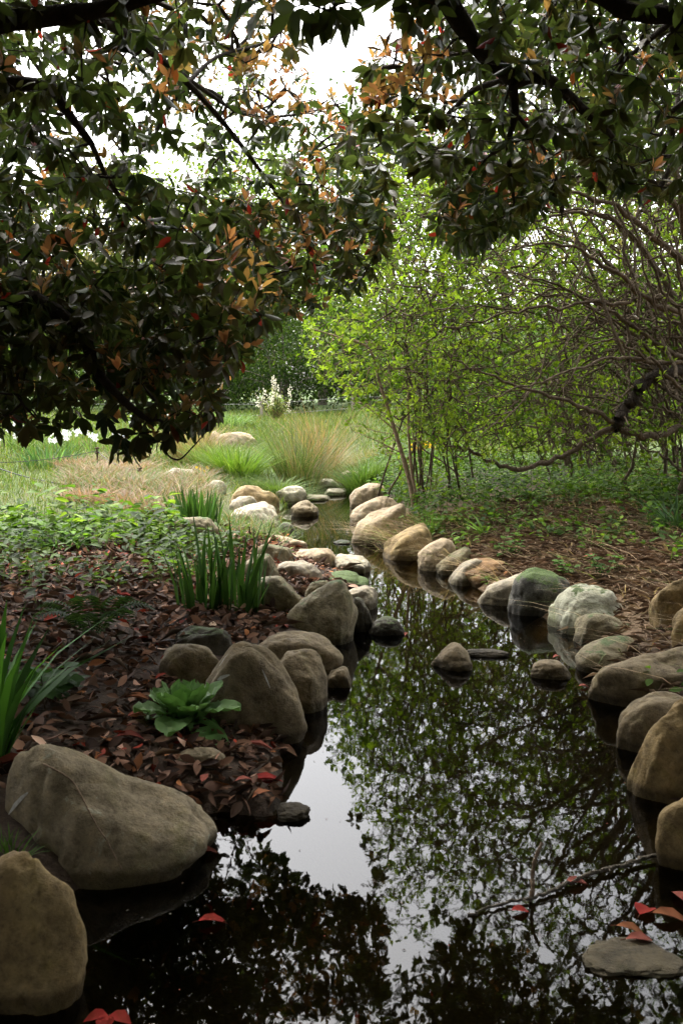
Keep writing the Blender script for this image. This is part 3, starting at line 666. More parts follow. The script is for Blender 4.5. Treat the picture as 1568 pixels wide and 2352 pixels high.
# --- arching shrubs on the right bank, small bright leaves
LIME = (.135, .2, .02); LIME2 = (.07, .12, .016); LIME3 = (.19, .255, .03)
def small_leaves(root, pos, dirs, L=.06, K=4, cols=([LIME, LIME2, LIME3], [4, 4, 2]), keep=1., wr=.24, v=.2):
    k = rng.uniform(0, 1, len(pos)) < keep; pos, dirs = pos[k], dirs[k]
    mb = MB(); whorls(mb, pos, dirs, K, L, wr, pick(cols[0], cols[1], len(pos), v), (25, 80), .05, .5, LS)
    o = mb.build('crown', M['soft_leaf'], root); shift(o, root); return o
base = at_y(1545, 1075, 10.); base[2] = gz(base[0], base[1])
sh = empty("arching_shrub", base, "many stemmed shrub arching out over the right bank with small lime leaves", "shrub")
B0 = np.array(base)
lim = []
for pts, r0, r1 in [
    ([B0, *limb_pts([(1418, 985, 9.), (1424, 955, 9.), (1450, 918, 9.), (1478, 880, 9.), (1530, 856, 9.1), (1600, 835, 9.3)], 9)][1:], .058, .05),
    ([B0+[0, 0, -.1], B0+[.1, -.3, .5], *limb_pts([(1620, 760), (1560, 700), (1480, 580)], 9.5), *limb_pts([(1400, 505), (1320, 488), (1200, 508), (1120, 470)], 9.2)], .06, .004),
    ([B0+[.3, 0, -.1], *limb_pts([(1640, 800, 9.6), (1600, 640, 9.3), (1500, 545, 9.1), (1400, 470, 8.8), (1290, 435, 8.6), (1200, 400, 8.4)], 9)], .06, .004),
    ([*limb_pts([(1600, 835, 9.3), (1520, 800, 9.2), (1440, 740, 9.1), (1340, 682, 9.), (1240, 645, 8.9), (1100, 618, 8.8)], 9)], .034, .004),
    ([*limb_pts([(1600, 720, 9.2), (1520, 705, 9.), (1430, 640, 8.7), (1330, 575, 8.5), (1220, 560, 8.4), (1100, 600, 8.3)], 9)], .032, .004),
    ([*limb_pts([(1600, 835, 9.3), (1480, 830, 8.9), (1390, 825, 8.7), (1290, 860, 8.4), (1200, 890, 8.2), (1090, 930, 8.1)], 9)], .024, .004),
    ([*limb_pts([(1418, 975, 9.), (1350, 1012, 9.), (1265, 1058, 9.), (1184, 1076, 8.9)], 9)], .028, .022),
    ([*limb_pts([(1418, 970, 9.), (1340, 936, 8.8), (1225, 898, 8.6), (1090, 850, 8.4), (1000, 800, 8.3)], 9)], .025, .004),
    ([*limb_pts([(1418, 985, 9.), (1490, 1000, 9.2), (1568, 985, 9.4), (1640, 1000, 9.6)], 9)], .03, .04),
    ([*limb_pts([(1190, 1080, 10.5), (1129, 1062, 10.5), (1080, 1035, 10.4), (1024, 1022, 10.4), (984, 998, 10.2), (920, 965, 10.)], 9)], .025, .004),
    ([*limb_pts([(1600, 560, 9.), (1500, 400, 8.7), (1400, 300, 8.5), (1300, 240, 8.3)], 9)], .035, .004),
    ([*limb_pts([(1620, 760, 9.5), (1568, 520, 8.6), (1540, 300, 8.2), (1480, 120, 8.)], 9)], .035, .004),
]: lim.append(mk_limb(sh, pts, r0, r1, M['dark_bark'] if r1 == .05 else M['brown_bark'], wob=.012))
for i in range(80):
    st = at_y(1430+rng.uniform(0, 260), 1010-rng.uniform(0, 330), 9.3+rng.uniform(-.9, 1.8))
    ex, ey = rng.uniform(830, 1480), rng.choice([rng.uniform(330, 1010), rng.uniform(650, 1060)]); en = at_y(ex, ey, rng.uniform(8.2, 11.5))
    c1 = st*.6+en*.4+np.array([0, 0, rng.uniform(.1, .9)]); c2 = st*.25+en*.75+np.array([0, 0, rng.uniform(.0, .5)])
    lim.append(mk_limb(sh, [st, c1, c2, en], rng.uniform(.008, .02), .0035, M['brown_bark'], 'branch', 6, 7, .02))
tg = [px_volume([(900, 700), (1100, 640), (1750, 620), (1750, 1040), (1300, 1075), (1050, 1065), (930, 980)], 2600, 8.7, 11.8),
      px_volume([(980, 420), (1200, 150), (1750, 0), (1750, 650), (1100, 650)], 1300, 9.2, 12.), px_volume([(1000, -320), (1750, -320), (1750, 250), (1100, 250)], 900, 8.8, 11.5),
      px_volume([(820, 600), (900, 480), (1000, 430), (1150, 300), (1300, 200), (1750, 100), (1750, 980), (1450, 1000), (1250, 1040), (1100, 1040), (980, 980), (880, 900), (820, 760)], 2800, 8.6, 12.2),
      px_volume([(1100, -150), (1750, -150), (1750, 300), (1250, 300)], 500, 8.2, 11.5)]
tg = np.concatenate(tg)
mb, e, d, al, ad_ = grow(lim, tg, .12, .0034, .42, .06, .04)
shift(mb.build('branching', M['twig_bark'], sh), sh)
small_leaves(sh, al, ad_, .064, 6, keep=.36)
for lb, (bx, bd), ends, lv in [("thicket of bare arching stems at the right edge behind the bent dark trunk", (1640, 10.6), [(1150, 1600, 250, 900), (950, 1450, 640, 1060)], 700),
                               ("thicket of arching stems farther back between the sapling and the dark trunk", (1400, 13.), [(880, 1350, 420, 800), (920, 1350, 700, 1040)], 700)]:
    base = at_y(bx, 1075, bd); base[2] = gz(base[0], base[1]); s2 = empty("arching_shrub", base, lb, "shrub"); lim = []
    for i in range(46):
        st = np.array(base)+rng.normal(0, 1, 3)*[.35, .35, .1]+[0, 0, rng.uniform(-.05, .5)]; x0_, x1_, y0_, y1_ = ends[i % 2]
        en = at_y(rng.uniform(x0_, x1_), rng.uniform(y0_, y1_), bd+rng.uniform(-1.6, 1.2)); up = abs(en[2]-st[2])*.3+rng.uniform(.1, .9)
        lim.append(mk_limb(s2, [st, st*.75+en*.25+[0, 0, up*.8], st*.4+en*.6+[0, 0, up], en], rng.uniform(.010, .026), .004, M['brown_bark'], 'branch', 6, 7, .022))
    mb, e, d, al, ad_ = grow(lim, np.concatenate([px_volume([(950, 650), (1100, 420), (1750, 300), (1750, 1040), (1300, 1070), (980, 1040)], lv, bd-1.6, bd+1.3)]), .13, .0034, .42, .06, .04)
    shift(mb.build('branching', M['twig_bark'], s2), s2); small_leaves(s2, al, ad_, .066, 6, keep=.34)
# lime shrub behind it, nearer the middle
def bush(label, name, base, limbs_n, tgt, L, K, cols, seg=.16, bark='twig_bark', keep=.8, cat="shrub", group=None, r0=.02, wr=.24, rtip=.003):
    rt_ = empty(name, base, label, cat, group); lm = []; B = np.array(base)
    for i in range(limbs_n):
        en = tgt[rng.integers(len(tgt))]; c1 = B*.5+en*.5+np.array([0, 0, .15*np.linalg.norm(en-B)])
        lm.append(mk_limb(rt_, [B+rng.normal(0, .25, 3)*[1, 1, 0]-[0, 0, .05], c1, en], r0, r0*.25, M[bark], 'branch', 6, 7, .015))
    mb, e, d, al, ad_ = grow(lm, tgt, seg, rtip, .42, .05, .04)
    shift(mb.build('branching', M[bark], rt_), rt_); small_leaves(rt_, al, ad_, L, K, cols, keep, wr)
    return rt_
b1 = at_y(985, 1030, 12.); b1[2] = gz(b1[0], b1[1])
bush("bright lime green shrub behind the twin stemmed sapling", "lime_shrub", b1, 16,
     np.concatenate([px_volume([(690, 760), (720, 700), (800, 560), (880, 400), (1000, 380), (1100, 560), (1100, 900), (1010, 1000), (880, 960), (760, 900), (690, 830)], 1900, 9.6, 14.),
                     px_volume([(860, 380), (900, 250), (1150, 200), (1200, 420), (1100, 560), (900, 460)], 350, 8.6, 13.)]), .075, 5, ([LIME3, LIME, LIME2], [4, 4, 3]), .17, r0=.014)
b1 = at_y(1330, 1010, 16.); b1[2] = gz(b1[0], b1[1])
bush("leafy green shrub seen through the arching stems", "lime_shrub", b1, 26,
     px_volume([(1050, 500), (1150, 300), (1400, 180), (1750, 160), (1750, 1000), (1300, 1030), (1000, 1000), (1000, 800)], 1700, 13, 17.5), .12, 7, ([LIME, LIME2, LIME3], [4, 5, 1]), .22, keep=.9)
# sapling
base = at_ground(955, 1168); sp = empty("sapling", base, "slender twin stemmed sapling leaning left on the right bank", "tree")
Bs = np.array(base); yb_ = base[1]
lim = [mk_limb(sp, [Bs-[0, 0, .06], *limb_pts([(935, 1085), (906, 988), (872, 880), (846, 800), (780, 775), (715, 755)], yb_)], .032, .006, M['sapling_bark'], 'trunk', 8),
       mk_limb(sp, [Bs+[.03, .05, -.06], *limb_pts([(945, 1080), (938, 985), (936, 850), (930, 745)], yb_+.1)], .024, .006, M['sapling_bark'], 'trunk', 8)]
for L_ in [[(906, 988), (850, 940), (800, 900), (770, 860)], [(872, 880), (930, 800), (960, 700), (970, 620)], [(938, 985), (1000, 930), (1050, 860)], [(846, 800), (830, 720), (850, 650)], [(920, 1040), (860, 1010), (810, 990)]]:
    lim.append(mk_limb(sp, limb_pts(L_, yb_), .009, .003, M['sapling_bark'], 'branch', 6))
tg = np.concatenate([px_volume([(715, 740), (780, 760), (860, 640), (960, 600), (1040, 700), (1050, 900), (980, 1000), (850, 1000), (790, 980), (740, 860)], 200, yb_-.8, yb_+1.2),
                     px_volume([(840, 1000), (900, 990), (1020, 1010), (1010, 1130), (950, 1140), (880, 1090)], 70, yb_-.5, yb_+.9)])
mb, e, d, al, ad_ = grow(lim, tg, .12, .0024, .42, .05, .04)
shift(mb.build('branching', M['sapling_bark'], sp), sp); small_leaves(sp, al, ad_, .06, 4, keep=.6)

# --- far trees and hedges round the lawn
def far_tree(label, name, x, y, h, w, cols, n=170, tuft=26, ls=.22, low=.12, bark='grey_wood', dens=1., depth=None, spread=.55, wr=.3, cat='tree', group=None):
    z = gz(x, y); rt_ = empty(name, (x, y, z), label, cat, group); B = np.array([x, y, z]); depth = depth or w
    u = nrm(rng.normal(0, 1, (n, 3)))*rng.uniform(.35, 1, (n, 1))**.5
    lob = 1+.22*np.sin(u[:, 0]*5+x)+.18*np.sin(u[:, 1]*6+y)+.2*np.sin(u[:, 2]*7+x*2)
    u = u*lob[:, None]
    tg = B+np.stack([u[:, 0]*w/2, u[:, 1]*depth/2, h*(low+(1-low)*(.5+.5*u[:, 2]))], 1)
    lim = [mk_limb(rt_, [B-[0, 0, .1], B+[.1, 0, h*.25], B+[rng.normal(0, .1), 0, h*.5], B+[0, 0, h*.8]], max(.08, h*.018), .03, M[bark], 'trunk', 8, 5)]
    for i in range(7):
        en = tg[rng.integers(n)]; s_ = B+[0, 0, h*rng.uniform(.1, .5)]
        lim.append(mk_limb(rt_, [s_, s_*.5+en*.5+[0, 0, .1*h*.3], en], h*.007, .015, M[bark], 'branch', 6, 5))
    mb, e, d, al, ad_ = grow(lim, tg, h*.06, .008, .42, .05, .03, .08, 4)
    shift(mb.build('branching', M[bark], rt_), rt_)
    k = np.repeat(np.arange(len(al)), int(tuft)); pos = al[k]+rng.normal(0, spread, (len(k), 3))*np.array([1, 1, .75]); d_ = nrm(rng.normal(0, 1, (len(k), 3))-[0, 0, .2])
    cc = pick(cols[0], cols[1], len(al), .18)[k]*np.exp(rng.normal(0, .15, (len(k), 1)))
    keep = (pos[:, 2] > z+.05) & (rng.uniform(0, 1, len(k)) < dens)
    mb = MB(); place_leaves(mb, LS, pos[keep], d_[keep], nrm(rng.normal(0, 1, (int(keep.sum()), 3))+[0, 0, 1.]), ls*rng.uniform(.6, 1.3, int(keep.sum())), ls*wr*rng.uniform(.7, 1.2, int(keep.sum())), np.clip(cc[keep], 0, .8))
    o = mb.build('crown', M['soft_leaf'], rt_); shift(o, rt_); return rt_
def pxx(px, y): return float(at_y(px, 895, y)[0])
YG = ([(.12, .17, .025), (.09, .14, .02), (.16, .19, .04)], [4, 4, 3])
BE = ([(.22, .18, .08), (.18, .155, .06), (.13, .145, .04)], [4, 4, 2])
DK = ([(.018, .034, .008), (.028, .05, .01), (.038, .062, .014)], [4, 4, 2])
MG = ([(.055, .1, .016), (.04, .075, .013), (.08, .12, .02)], [4, 4, 2])
far_tree("dark clipped evergreen bush standing beyond the lawn fence", "evergreen_bush", pxx(650, 36), 36, 3.6, 5.2, DK, 190, 26, .13, .0, spread=.32, cat="shrub")
far_tree("tall pale yellow green tree behind the dark evergreen bush", "spring_tree", pxx(740, 44), 44, 12.5, 8.5, YG, 200, 22, .26, .12, dens=1.)
far_tree("yellow green tree left of the tallest spring tree", "spring_tree", pxx(610, 47), 47, 9.0, 7.5, YG, 170, 20, .26, .1, dens=1.)
far_tree("tall pale green tree showing above the left evergreen mass", "spring_tree", pxx(540, 48), 48, 12.5, 9, YG, 230, 24, .25, .1)
far_tree("tall pale green tree farther left behind the evergreen mass", "spring_tree", pxx(330, 50), 50, 12.5, 10, YG, 240, 24, .25, .1)
far_tree("beige budding tree half hidden behind the left evergreen", "budding_tree", pxx(480, 50), 50, 9.0, 9, BE, 190, 16, .24, .08, dens=1.)
far_tree("beige budding tree far left behind the white flowers", "budding_tree", pxx(230, 48), 48, 9.0, 10, BE, 190, 18, .24, .08, dens=1.)
far_tree("pale tree at the far left edge of the lawn", "budding_tree", pxx(0, 46), 46, 9.5, 10, BE, 180, 18, .24, .08, dens=1.)
far_tree("green tree right of the tall spring tree", "spring_tree", pxx(900, 40), 40, 11.5, 9, MG, 180, 22, .25, .08, dens=1.)
far_tree("pale budding tree behind the arching shrub", "budding_tree", pxx(1150, 40), 40, 12.5, 12, BE, 190, 18, .25, .05, dens=1.)
far_tree("pale budding tree farthest right behind the arching stems", "budding_tree", pxx(1480, 38), 38, 14, 12, BE, 190, 18, .25, .05, dens=1.)
far_tree("mid green bush at the left end of the lawn fence", "lawn_bush", pxx(480, 39), 39, 3.2, 5, MG, 120, 22, .15, .0, spread=.35, cat="shrub")
far_tree("low green bush left of the lawn under the evergreen", "lawn_bush", pxx(260, 37), 37, 3.0, 6.5, MG, 130, 22, .16, .0, spread=.4, cat="shrub")
far_tree("olive bush at the far left of the lawn", "lawn_bush", pxx(20, 36), 36, 3.4, 7, MG, 130, 22, .16, .0, spread=.4, cat="shrub")
far_tree("green bush behind the right end of the lawn fence", "lawn_bush", pxx(860, 36), 36, 3.4, 5.5, MG, 130, 22, .15, .0, spread=.38, cat="shrub")
far_tree("dark green bush low behind the arching stems", "lawn_bush", pxx(1080, 24), 24, 2.6, 4, MG, 130, 24, .11, .0, spread=.3, cat="shrub")
far_tree("dark green bush behind the bent dark trunk", "lawn_bush", pxx(1330, 23), 23, 3.0, 4.5, MG, 150, 24, .11, .0, spread=.3, cat="shrub")
far_tree("dark green bush at the right edge behind the stems", "lawn_bush", pxx(1560, 22), 22, 3.2, 4.5, MG, 150, 24, .11, .0, spread=.3, cat="shrub")
far_tree("long dense green hedge closing the far side of the lawn", "hedge", 0, 54, 5.5, 90, MG, 620, 20, .3, .0, depth=4, spread=.8, cat="hedge")
far_tree("wide pale bush glimpsed low behind the arching stems", "lawn_bush", pxx(1200, 35), 35, 3.0, 9, MG, 150, 20, .16, .0, spread=.4, cat="shrub")
# the small twigs past the hundred main limbs of each plant stay one part
for o in COL.objects:
    if o.parent is not None and o.name.split('.')[0] == 'branching': o['kind'] = 'stuff'
#@@PART2
# ------------------------------------------------------------------ ground layer
def scatter(poly, n, ymin=2., ymax=30., dens=None, smin=.03):
    """points on the ground inside a world-space polygon"""
    P = np.asarray(poly, float); lo, hi = P.min(0), P.max(0); out = []; k = 0; it = 0
    while k < n and it < 60:
        q = rng.uniform(lo, hi, (n*2, 2)); q = q[in_poly(q, P)]
        if dens is not None: q = q[rng.uniform(0, 1, len(q)) < dens(q[:, 0], q[:, 1])]
        q = q[sdist(q) > smin]; out.append(q); k += len(q); it += 1
    q = np.concatenate(out)[:n]; return np.column_stack([q, G(q[:, 0], q[:, 1])])
def gpoly(px): return [tuple(at_ground(*q)[:2]) for q in px]
def flat_leaves(mb, pos, L, cols, tilt=.5, wr=.22, lift=.012):
    n = len(pos); az = rng.uniform(0, 6.28, n); d = np.stack([np.cos(az), np.sin(az), rng.normal(0, tilt*.5, n)], 1)
    nor = np.stack([rng.normal(0, tilt, n), rng.normal(0, tilt, n), np.where(rng.uniform(0, 1, n) < .75, 1., -1.)], 1)
    place_leaves(mb, LB, pos+np.array([0, 0, 1.])*(lift+rng.uniform(0, .02, n))[:, None], d, nor, L, L*wr, cols)
LITC = [(.09, .055, .035), (.15, .09, .06), (.24, .15, .11), (.045, .028, .02), (.34, .24, .19), (.24, .04, .022), (.22, .095, .035)]
lp = gpoly([(-500, 1250), (200, 1260), (380, 1220), (520, 1215), (620, 1235), (700, 1262), (765, 1318), (835, 1330), (838, 1400), (650, 1450), (600, 1480), (360, 1500), (400, 1600), (700, 1720), (650, 1800), (640, 1870), (510, 1870), (490, 1860), (250, 1790), (-100, 1850), (-700, 1850)])
p = scatter(lp, 16500, dens=lambda x, y: np.clip(.65+.6*bumps(x*4, y*4+1), .3, 1)); mb = MB()
flat_leaves(mb, p, rng.uniform(.02, .095, len(p)), pick(LITC, [6, 4.5, 2.6, 7, 1.6, .9, 1.4], len(p), .45)*np.array([.9, .78, .68]), .75)
p = scatter(lp, 700); az = rng.uniform(0, 6.28, len(p)); n_ = len(p)
place_leaves(mb, LS, p+np.array([0, 0, .025]), np.stack([np.cos(az), np.sin(az), rng.normal(0, .15, n_)], 1), np.tile([[0, 0, 1.]], (n_, 1)), rng.uniform(.06, .22, n_), rng.uniform(.0015, .003, n_), pick([(.1, .07, .045), (.2, .15, .1)], [3, 2], n_, .3))
tag(mb.build('leaf_litter', M['dry_leaf']), "brown and pinkish fallen leaves carpeting the left bank", kind='stuff')
# dry straw and leaves on the right bank
STR = [(.26, .18, .115), (.18, .12, .075), (.36, .27, .18), (.11, .07, .045)]
rp = gpoly([(850, 1245), (930, 1190), (1050, 1185), (1568, 1060), (1900, 1100), (2000, 1700), (1750, 1680), (1450, 1600), (1370, 1560), (1340, 1480), (1290, 1420), (1150, 1350), (1000, 1280)])
p = scatter(rp, 24000, dens=lambda x, y: np.clip(.45+.5*bumps(x*3, y*3), .1, 1), smin=.02); n_ = len(p); az = rng.uniform(0, 6.28, n_); mb = MB()
d_ = np.stack([np.cos(az), np.sin(az), rng.normal(0, .12, n_)], 1)
place_leaves(mb, LS, p+np.array([0, 0, .012])+np.stack([0*az, 0*az, rng.uniform(0, .025, n_)], 1), d_, np.array([[0, 0, 1.]])+rng.normal(0, .3, (n_, 3)), rng.uniform(.04, .15, n_), rng.uniform(.0015, .0035, n_), pick(STR, [4, 4, 2, 3], n_, .3))
p = scatter([(1.0, 1.6), (1.35, 4.6), (5, 5.2), (5, -.5), (2.1, -.5)], 2600)
flat_leaves(mb, p, rng.uniform(.025, .09, len(p)), pick(LITC, [4, 5, 3, 3, 1, 2, 2.5], len(p), .3)*.85, .6)
p = scatter([(-1.2, 1.6), (-1.5, 3.2), (-5, 3.6), (-5, -.5), (-1.8, -.5)], 2200); flat_leaves(mb, p, rng.uniform(.025, .09, len(p)), pick(LITC, [4, 5, 3, 3, 1, 2, 2.5], len(p), .3)*.85, .6)
p = scatter(rp, 900); flat_leaves(mb, p, rng.uniform(.025, .075, len(p)), pick(LITC, [4, 5, 3, 3, 1, 2, 2.5], len(p), .3), .5)
tag(mb.build('dry_straw', M['dry_leaf']), "dry straw and fallen leaves spread over the near banks", kind='stuff')
# leafy ground cover
def weeds(mb, pos, L, hmax, cols, K=4, wr=.3):
    n = len(pos); k = np.repeat(np.arange(n), K); h = rng.uniform(.15, 1, len(k))*hmax*rng.uniform(.4, 1.2, n)[k]
    az = rng.uniform(0, 6.28, len(k)); sp_ = rng.uniform(.01, .05, len(k))
    q = pos[k]+np.stack([np.cos(az)*sp_, np.sin(az)*sp_, h], 1)
    d = np.stack([np.cos(az), np.sin(az), rng.uniform(-.4, .7, len(k))], 1)
    LL = L*rng.uniform(.5, 1.2, len(k)); place_leaves(mb, LB, q, d, np.array([[0, 0, 1.]])+rng.normal(0, .3, (len(k), 3)), LL, LL*wr, np.clip(cols[k]*np.exp(rng.normal(0, .15, (len(k), 1))), 0, .8))
    for i in range(0, n): pass
    b_ = pos; blades(mb, b_, np.full(n, hmax*.8), np.full(n, .006), rng.uniform(0, 6.28, n), rng.uniform(0, .3, n), np.zeros(n), cols*.8)
GC = [(.085, .15, .017), (.055, .105, .013), (.035, .07, .011), (.12, .175, .025)]
mb = MB(); p = scatter(gpoly([(-400, 1215), (60, 1205), (330, 1215), (430, 1225), (440, 1255), (330, 1275), (120, 1268), (-400, 1285)]), 430)
weeds(mb, p, .1, .26, pick(GC, [3, 4, 4, 1], len(p), .35), 6, .26)
p = scatter(gpoly([(-400, 1255), (300, 1262), (450, 1240), (560, 1260), (430, 1330), (200, 1410), (-500, 1450)]), 900, dens=lambda x, y: np.clip(.4+bumps(x*3, y*3), .05, 1))
weeds(mb, p, .08, .17, pick([(.05, .085, .022), (.04, .06, .02), (.07, .12, .02)], [3, 3, 2], len(p), .25), 5, .22)
p = scatter(gpoly([(-400, 1210), (100, 1205), (420, 1215), (430, 1235), (-400, 1235)]), 45); weeds(mb, p, .12, .4, pick(GC, [4, 2, 1, 4], len(p), .2), 7)
tag(mb.build('ground_cover', M['soft_leaf']), "broad leaved green ground cover between lawn and leaf litter", kind='stuff')
mb = MB(); gp = gpoly([(850, 1130), (840, 1075), (985, 1050), (1200, 1062), (1900, 1040), (2000, 1180), (1568, 1190), (1430, 1150), (1200, 1160), (1080, 1185), (960, 1200)])
p = scatter(gp, 2600); weeds(mb, p, .075, .2, pick(GC, [2, 4, 5, 1], len(p), .25), 5, .28)
p = scatter(gpoly([(850, 1120), (870, 1050), (1060, 1045), (1080, 1110), (980, 1160), (900, 1150)]), 160); weeds(mb, p, .075, .5, pick(GC, [3, 4, 3, 1], len(p), .2), 9, .26)
p = scatter(rp, 750, dens=lambda x, y: np.clip(bumps(x*2+5, y*2)*2, 0, 1)); weeds(mb, p, .07, .16, pick(GC, [3, 4, 4, 1], len(p), .25), 5, .26)
p = scatter(gpoly([(1440, 1120), (2000, 1080), (2000, 1330), (1568, 1290), (1480, 1230)]), 300); weeds(mb, p, .09, .2, pick(GC, [1, 4, 5, 0], len(p), .25), 5, .28)
tag(mb.build('ground_cover', M['soft_leaf']), "low green weeds carpeting the ground under the arching shrub", kind='stuff')
# lawn and meadow grass
GR = [(.08, .13, .016), (.105, .155, .022), (.135, .16, .032), (.2, .15, .075), (.05, .09, .014)]
mb = MB()
mp_ = [(-9, 8.4), (-3.8, 8.8), (-2.2, 9.2), (-1.2, 11.5), (-.2, 14), (1.0, 15.5), (3, 17), (8, 19), (14, 34), (-14, 34), (-12, 20)]
p = scatter(mp_, 80000, dens=lambda x, y: np.clip(1.5-(y-9)*.05, .25, 1)*np.clip(.9-.5*bumps(x*1.6+3, y*1.6), .25, 1)); n_ = len(p)
hh = rng.uniform(.05, .16, n_)*(1+.04*(p[:, 1]-9))
blades(mb, p, hh, np.maximum(.006, p[:, 1]*.0007), rng.uniform(0, 6.28, n_), rng.uniform(0, .5, n_), rng.uniform(0, .9, n_), pick(GR, [4, 4, 3, 1, 3], n_, .2))
tag(mb.build('lawn_grass', M['blade']), "green lawn and meadow grass beyond the left bank", kind='stuff')
mb = MB()
sp_ = gpoly([(130, 1165), (180, 1070), (330, 1050), (480, 1100), (500, 1170), (430, 1200), (340, 1190)])
p = scatter(sp_, 9000, dens=lambda x, y: np.clip(.35+1.3*bumps(x*3.2, y*3.2+2), .03, 1)); n_ = len(p)
blades(mb, p, rng.uniform(.1, .3, n_), np.full(n_, .009), rng.uniform(0, 6.28, n_), rng.uniform(.1, 1.0, n_), rng.uniform(.2, 1.4, n_), pick([(.2, .135, .08), (.26, .19, .12), (.15, .095, .055), (.075, .12, .022)], [4, 3, 3, 7], n_, .22))
p = scatter(gpoly([(490, 1235), (510, 1185), (640, 1195), (690, 1255), (640, 1262)]), 900); n_ = len(p)
blades(mb, p, rng.uniform(.05, .2, n_), np.full(n_, .007), rng.uniform(0, 6.28, n_), rng.uniform(.1, .8, n_), rng.uniform(.2, 1.2, n_), pick([(.2, .14, .08), (.07, .125, .02), (.1, .15, .03)], [2, 4, 3], n_, .22))
tag(mb.build('dead_grass', M['blade']), "flattened straw coloured dead grass beside the lawn", kind='stuff')
mb = MB()
p = scatter(gpoly([(850, 1240), (960, 1190), (1000, 1225), (930, 1285), (880, 1280)])+[], 500, smin=.0); n_ = len(p)
p2 = scatter(rp, 1500, dens=lambda x, y: (sdist(np.stack([x, y], 1)) < .22)*.9*(y > 7.2)+.02, smin=.01); p = np.concatenate([p, p2]); n_ = len(p)
blades(mb, p, rng.uniform(.08, .26, n_), np.full(n_, .006), rng.uniform(2.2, 4.6, n_), rng.uniform(.2, 1.2, n_), rng.uniform(.6, 2.4, n_), pick([(.36, .27, .16), (.28, .19, .11), (.15, .2, .05)], [4, 3, 2], n_, .22))
tag(mb.build('dead_grass', M['blade']), "dry straw hanging over the right bank rocks", kind='stuff')

def clump(name, label, px, py, hpx, wpx, n, cols, probs, w=.008, bend=(.3, 1.2), lean=(0, .35), cat="plant", group=None, hv=(.5, 1.), tip=None, loc=None, spread=.35, mat='blade'):
    b = at_ground(px, py) if loc is None else np.asarray(loc, float); dist = math.hypot(b[1], CAM_H-b[2]); H = hpx/F*dist; Wd = wpx/F*dist
    a = rng.uniform(0, 6.28, n); r = np.sqrt(rng.uniform(0, 1, n))*Wd*spread*.5
    pos = np.stack([b[0]+r*np.cos(a), b[1]+r*np.sin(a), np.zeros(n)], 1); pos[:, 2] = G(pos[:, 0], pos[:, 1])-.01 if loc is None else b[2]
    az = a+rng.normal(0, .5, n); mb = MB(); c = pick(cols, probs, n, .22)
    blades(mb, pos, H*rng.uniform(*hv, n), w*rng.uniform(.6, 1.2, n), az, rng.uniform(*lean, n), rng.uniform(*bend, n)*np.clip(r/(Wd*spread*.5+1e-6)+.3, .3, 1.2), c, None if tip is None else pick(tip[0], tip[1], n, .2))
    o = mb.build(name, M[mat], None, b); return tag(o, label, cat, group)
TG = [(.07, .105, .022), (.11, .115, .045), (.19, .14, .07), (.045, .075, .018)]
clump('tall_grass', "tall fountain of green and tan grass above the stream bend", 685, 1112, 185, 165, 650, TG, [5, 3, 3, 5], .007, (.15, 1.1), (0, .45), "grass clump", "grass clumps", (.45, 1.05), spread=.55)
clump('tall_grass', "reddish tan upright grass beside the tall fountain grass", 735, 1097, 195, 95, 420, [(.24, .15, .07), (.27, .19, .09), (.12, .13, .04)], [4, 3, 2], .008, (.1, .7), (0, .4), "grass clump", "grass clumps", (.5, 1.05), spread=.5)
clump('grass_clump', "bright green strappy grass clump right of the flat pale stone", 545, 1100, 105, 150, 500, [(.09, .17, .018), (.13, .2, .03)], [3, 2], .014, (.2, 1.), (0, .5), "grass clump", "grass clumps", spread=.6)
clump('grass_clump', "drooping green grass clump spilling over the large tan boulder", 640, 1135, 60, 130, 700, [(.07, .125, .018), (.1, .15, .03)], [3, 2], .008, (.8, 2.), (.2, .8), "grass clump", "grass clumps", spread=.7)
clump('grass_clump', "tan dry grass clump under the evergreen spray tips", 440, 1065, 130, 130, 650, [(.26, .19, .1), (.2, .14, .07), (.14, .14, .04)], [4, 3, 1], .009, (.1, .9), (0, .5), "grass clump", "grass clumps", spread=.6)
clump('grass_clump', "green grass clump below the pinkish lawn boulder", 500, 1080, 100, 160, 500, [(.09, .14, .022), (.13, .17, .04)], [3, 2], .01, (.3, 1.1), (0, .5), "grass clump", "grass clumps", spread=.7)
clump('grass_clump', "bluish green grass clump left of the pinkish lawn boulder", 525, 985, 50, 110, 400, [(.10, .18, .05), (.13, .2, .05)], [3, 2], .016, (.2, 1.), (0, .4), "grass clump", "grass clumps", spread=.8)
clump('grass_clump', "straw coloured grass clump at the right of the stream head", 775, 1082, 75, 110, 500, [(.25, .18, .1), (.16, .14, .06), (.09, .12, .03)], [3, 2, 2], .009, (.5, 1.6), (.1, .7), "grass clump", "grass clumps", spread=.7)
clump('grass_clump', "fresh green grass clump on the right waterside upstream", 835, 1122, 100, 100, 700, [(.06, .12, .018), (.09, .14, .025)], [3, 2], .009, (.3, 1.3), (.05, .6), "grass clump", "grass clumps", spread=.7)
clump('grass_clump', "pale grass clump behind the right upstream waterside", 850, 1065, 60, 120, 400, [(.2, .17, .08), (.12, .15, .04)], [3, 2], .01, (.4, 1.3), (.05, .6), "grass clump", "grass clumps", spread=.8)
RD = [(.22, .125, .075), (.27, .18, .11), (.15, .085, .05)]
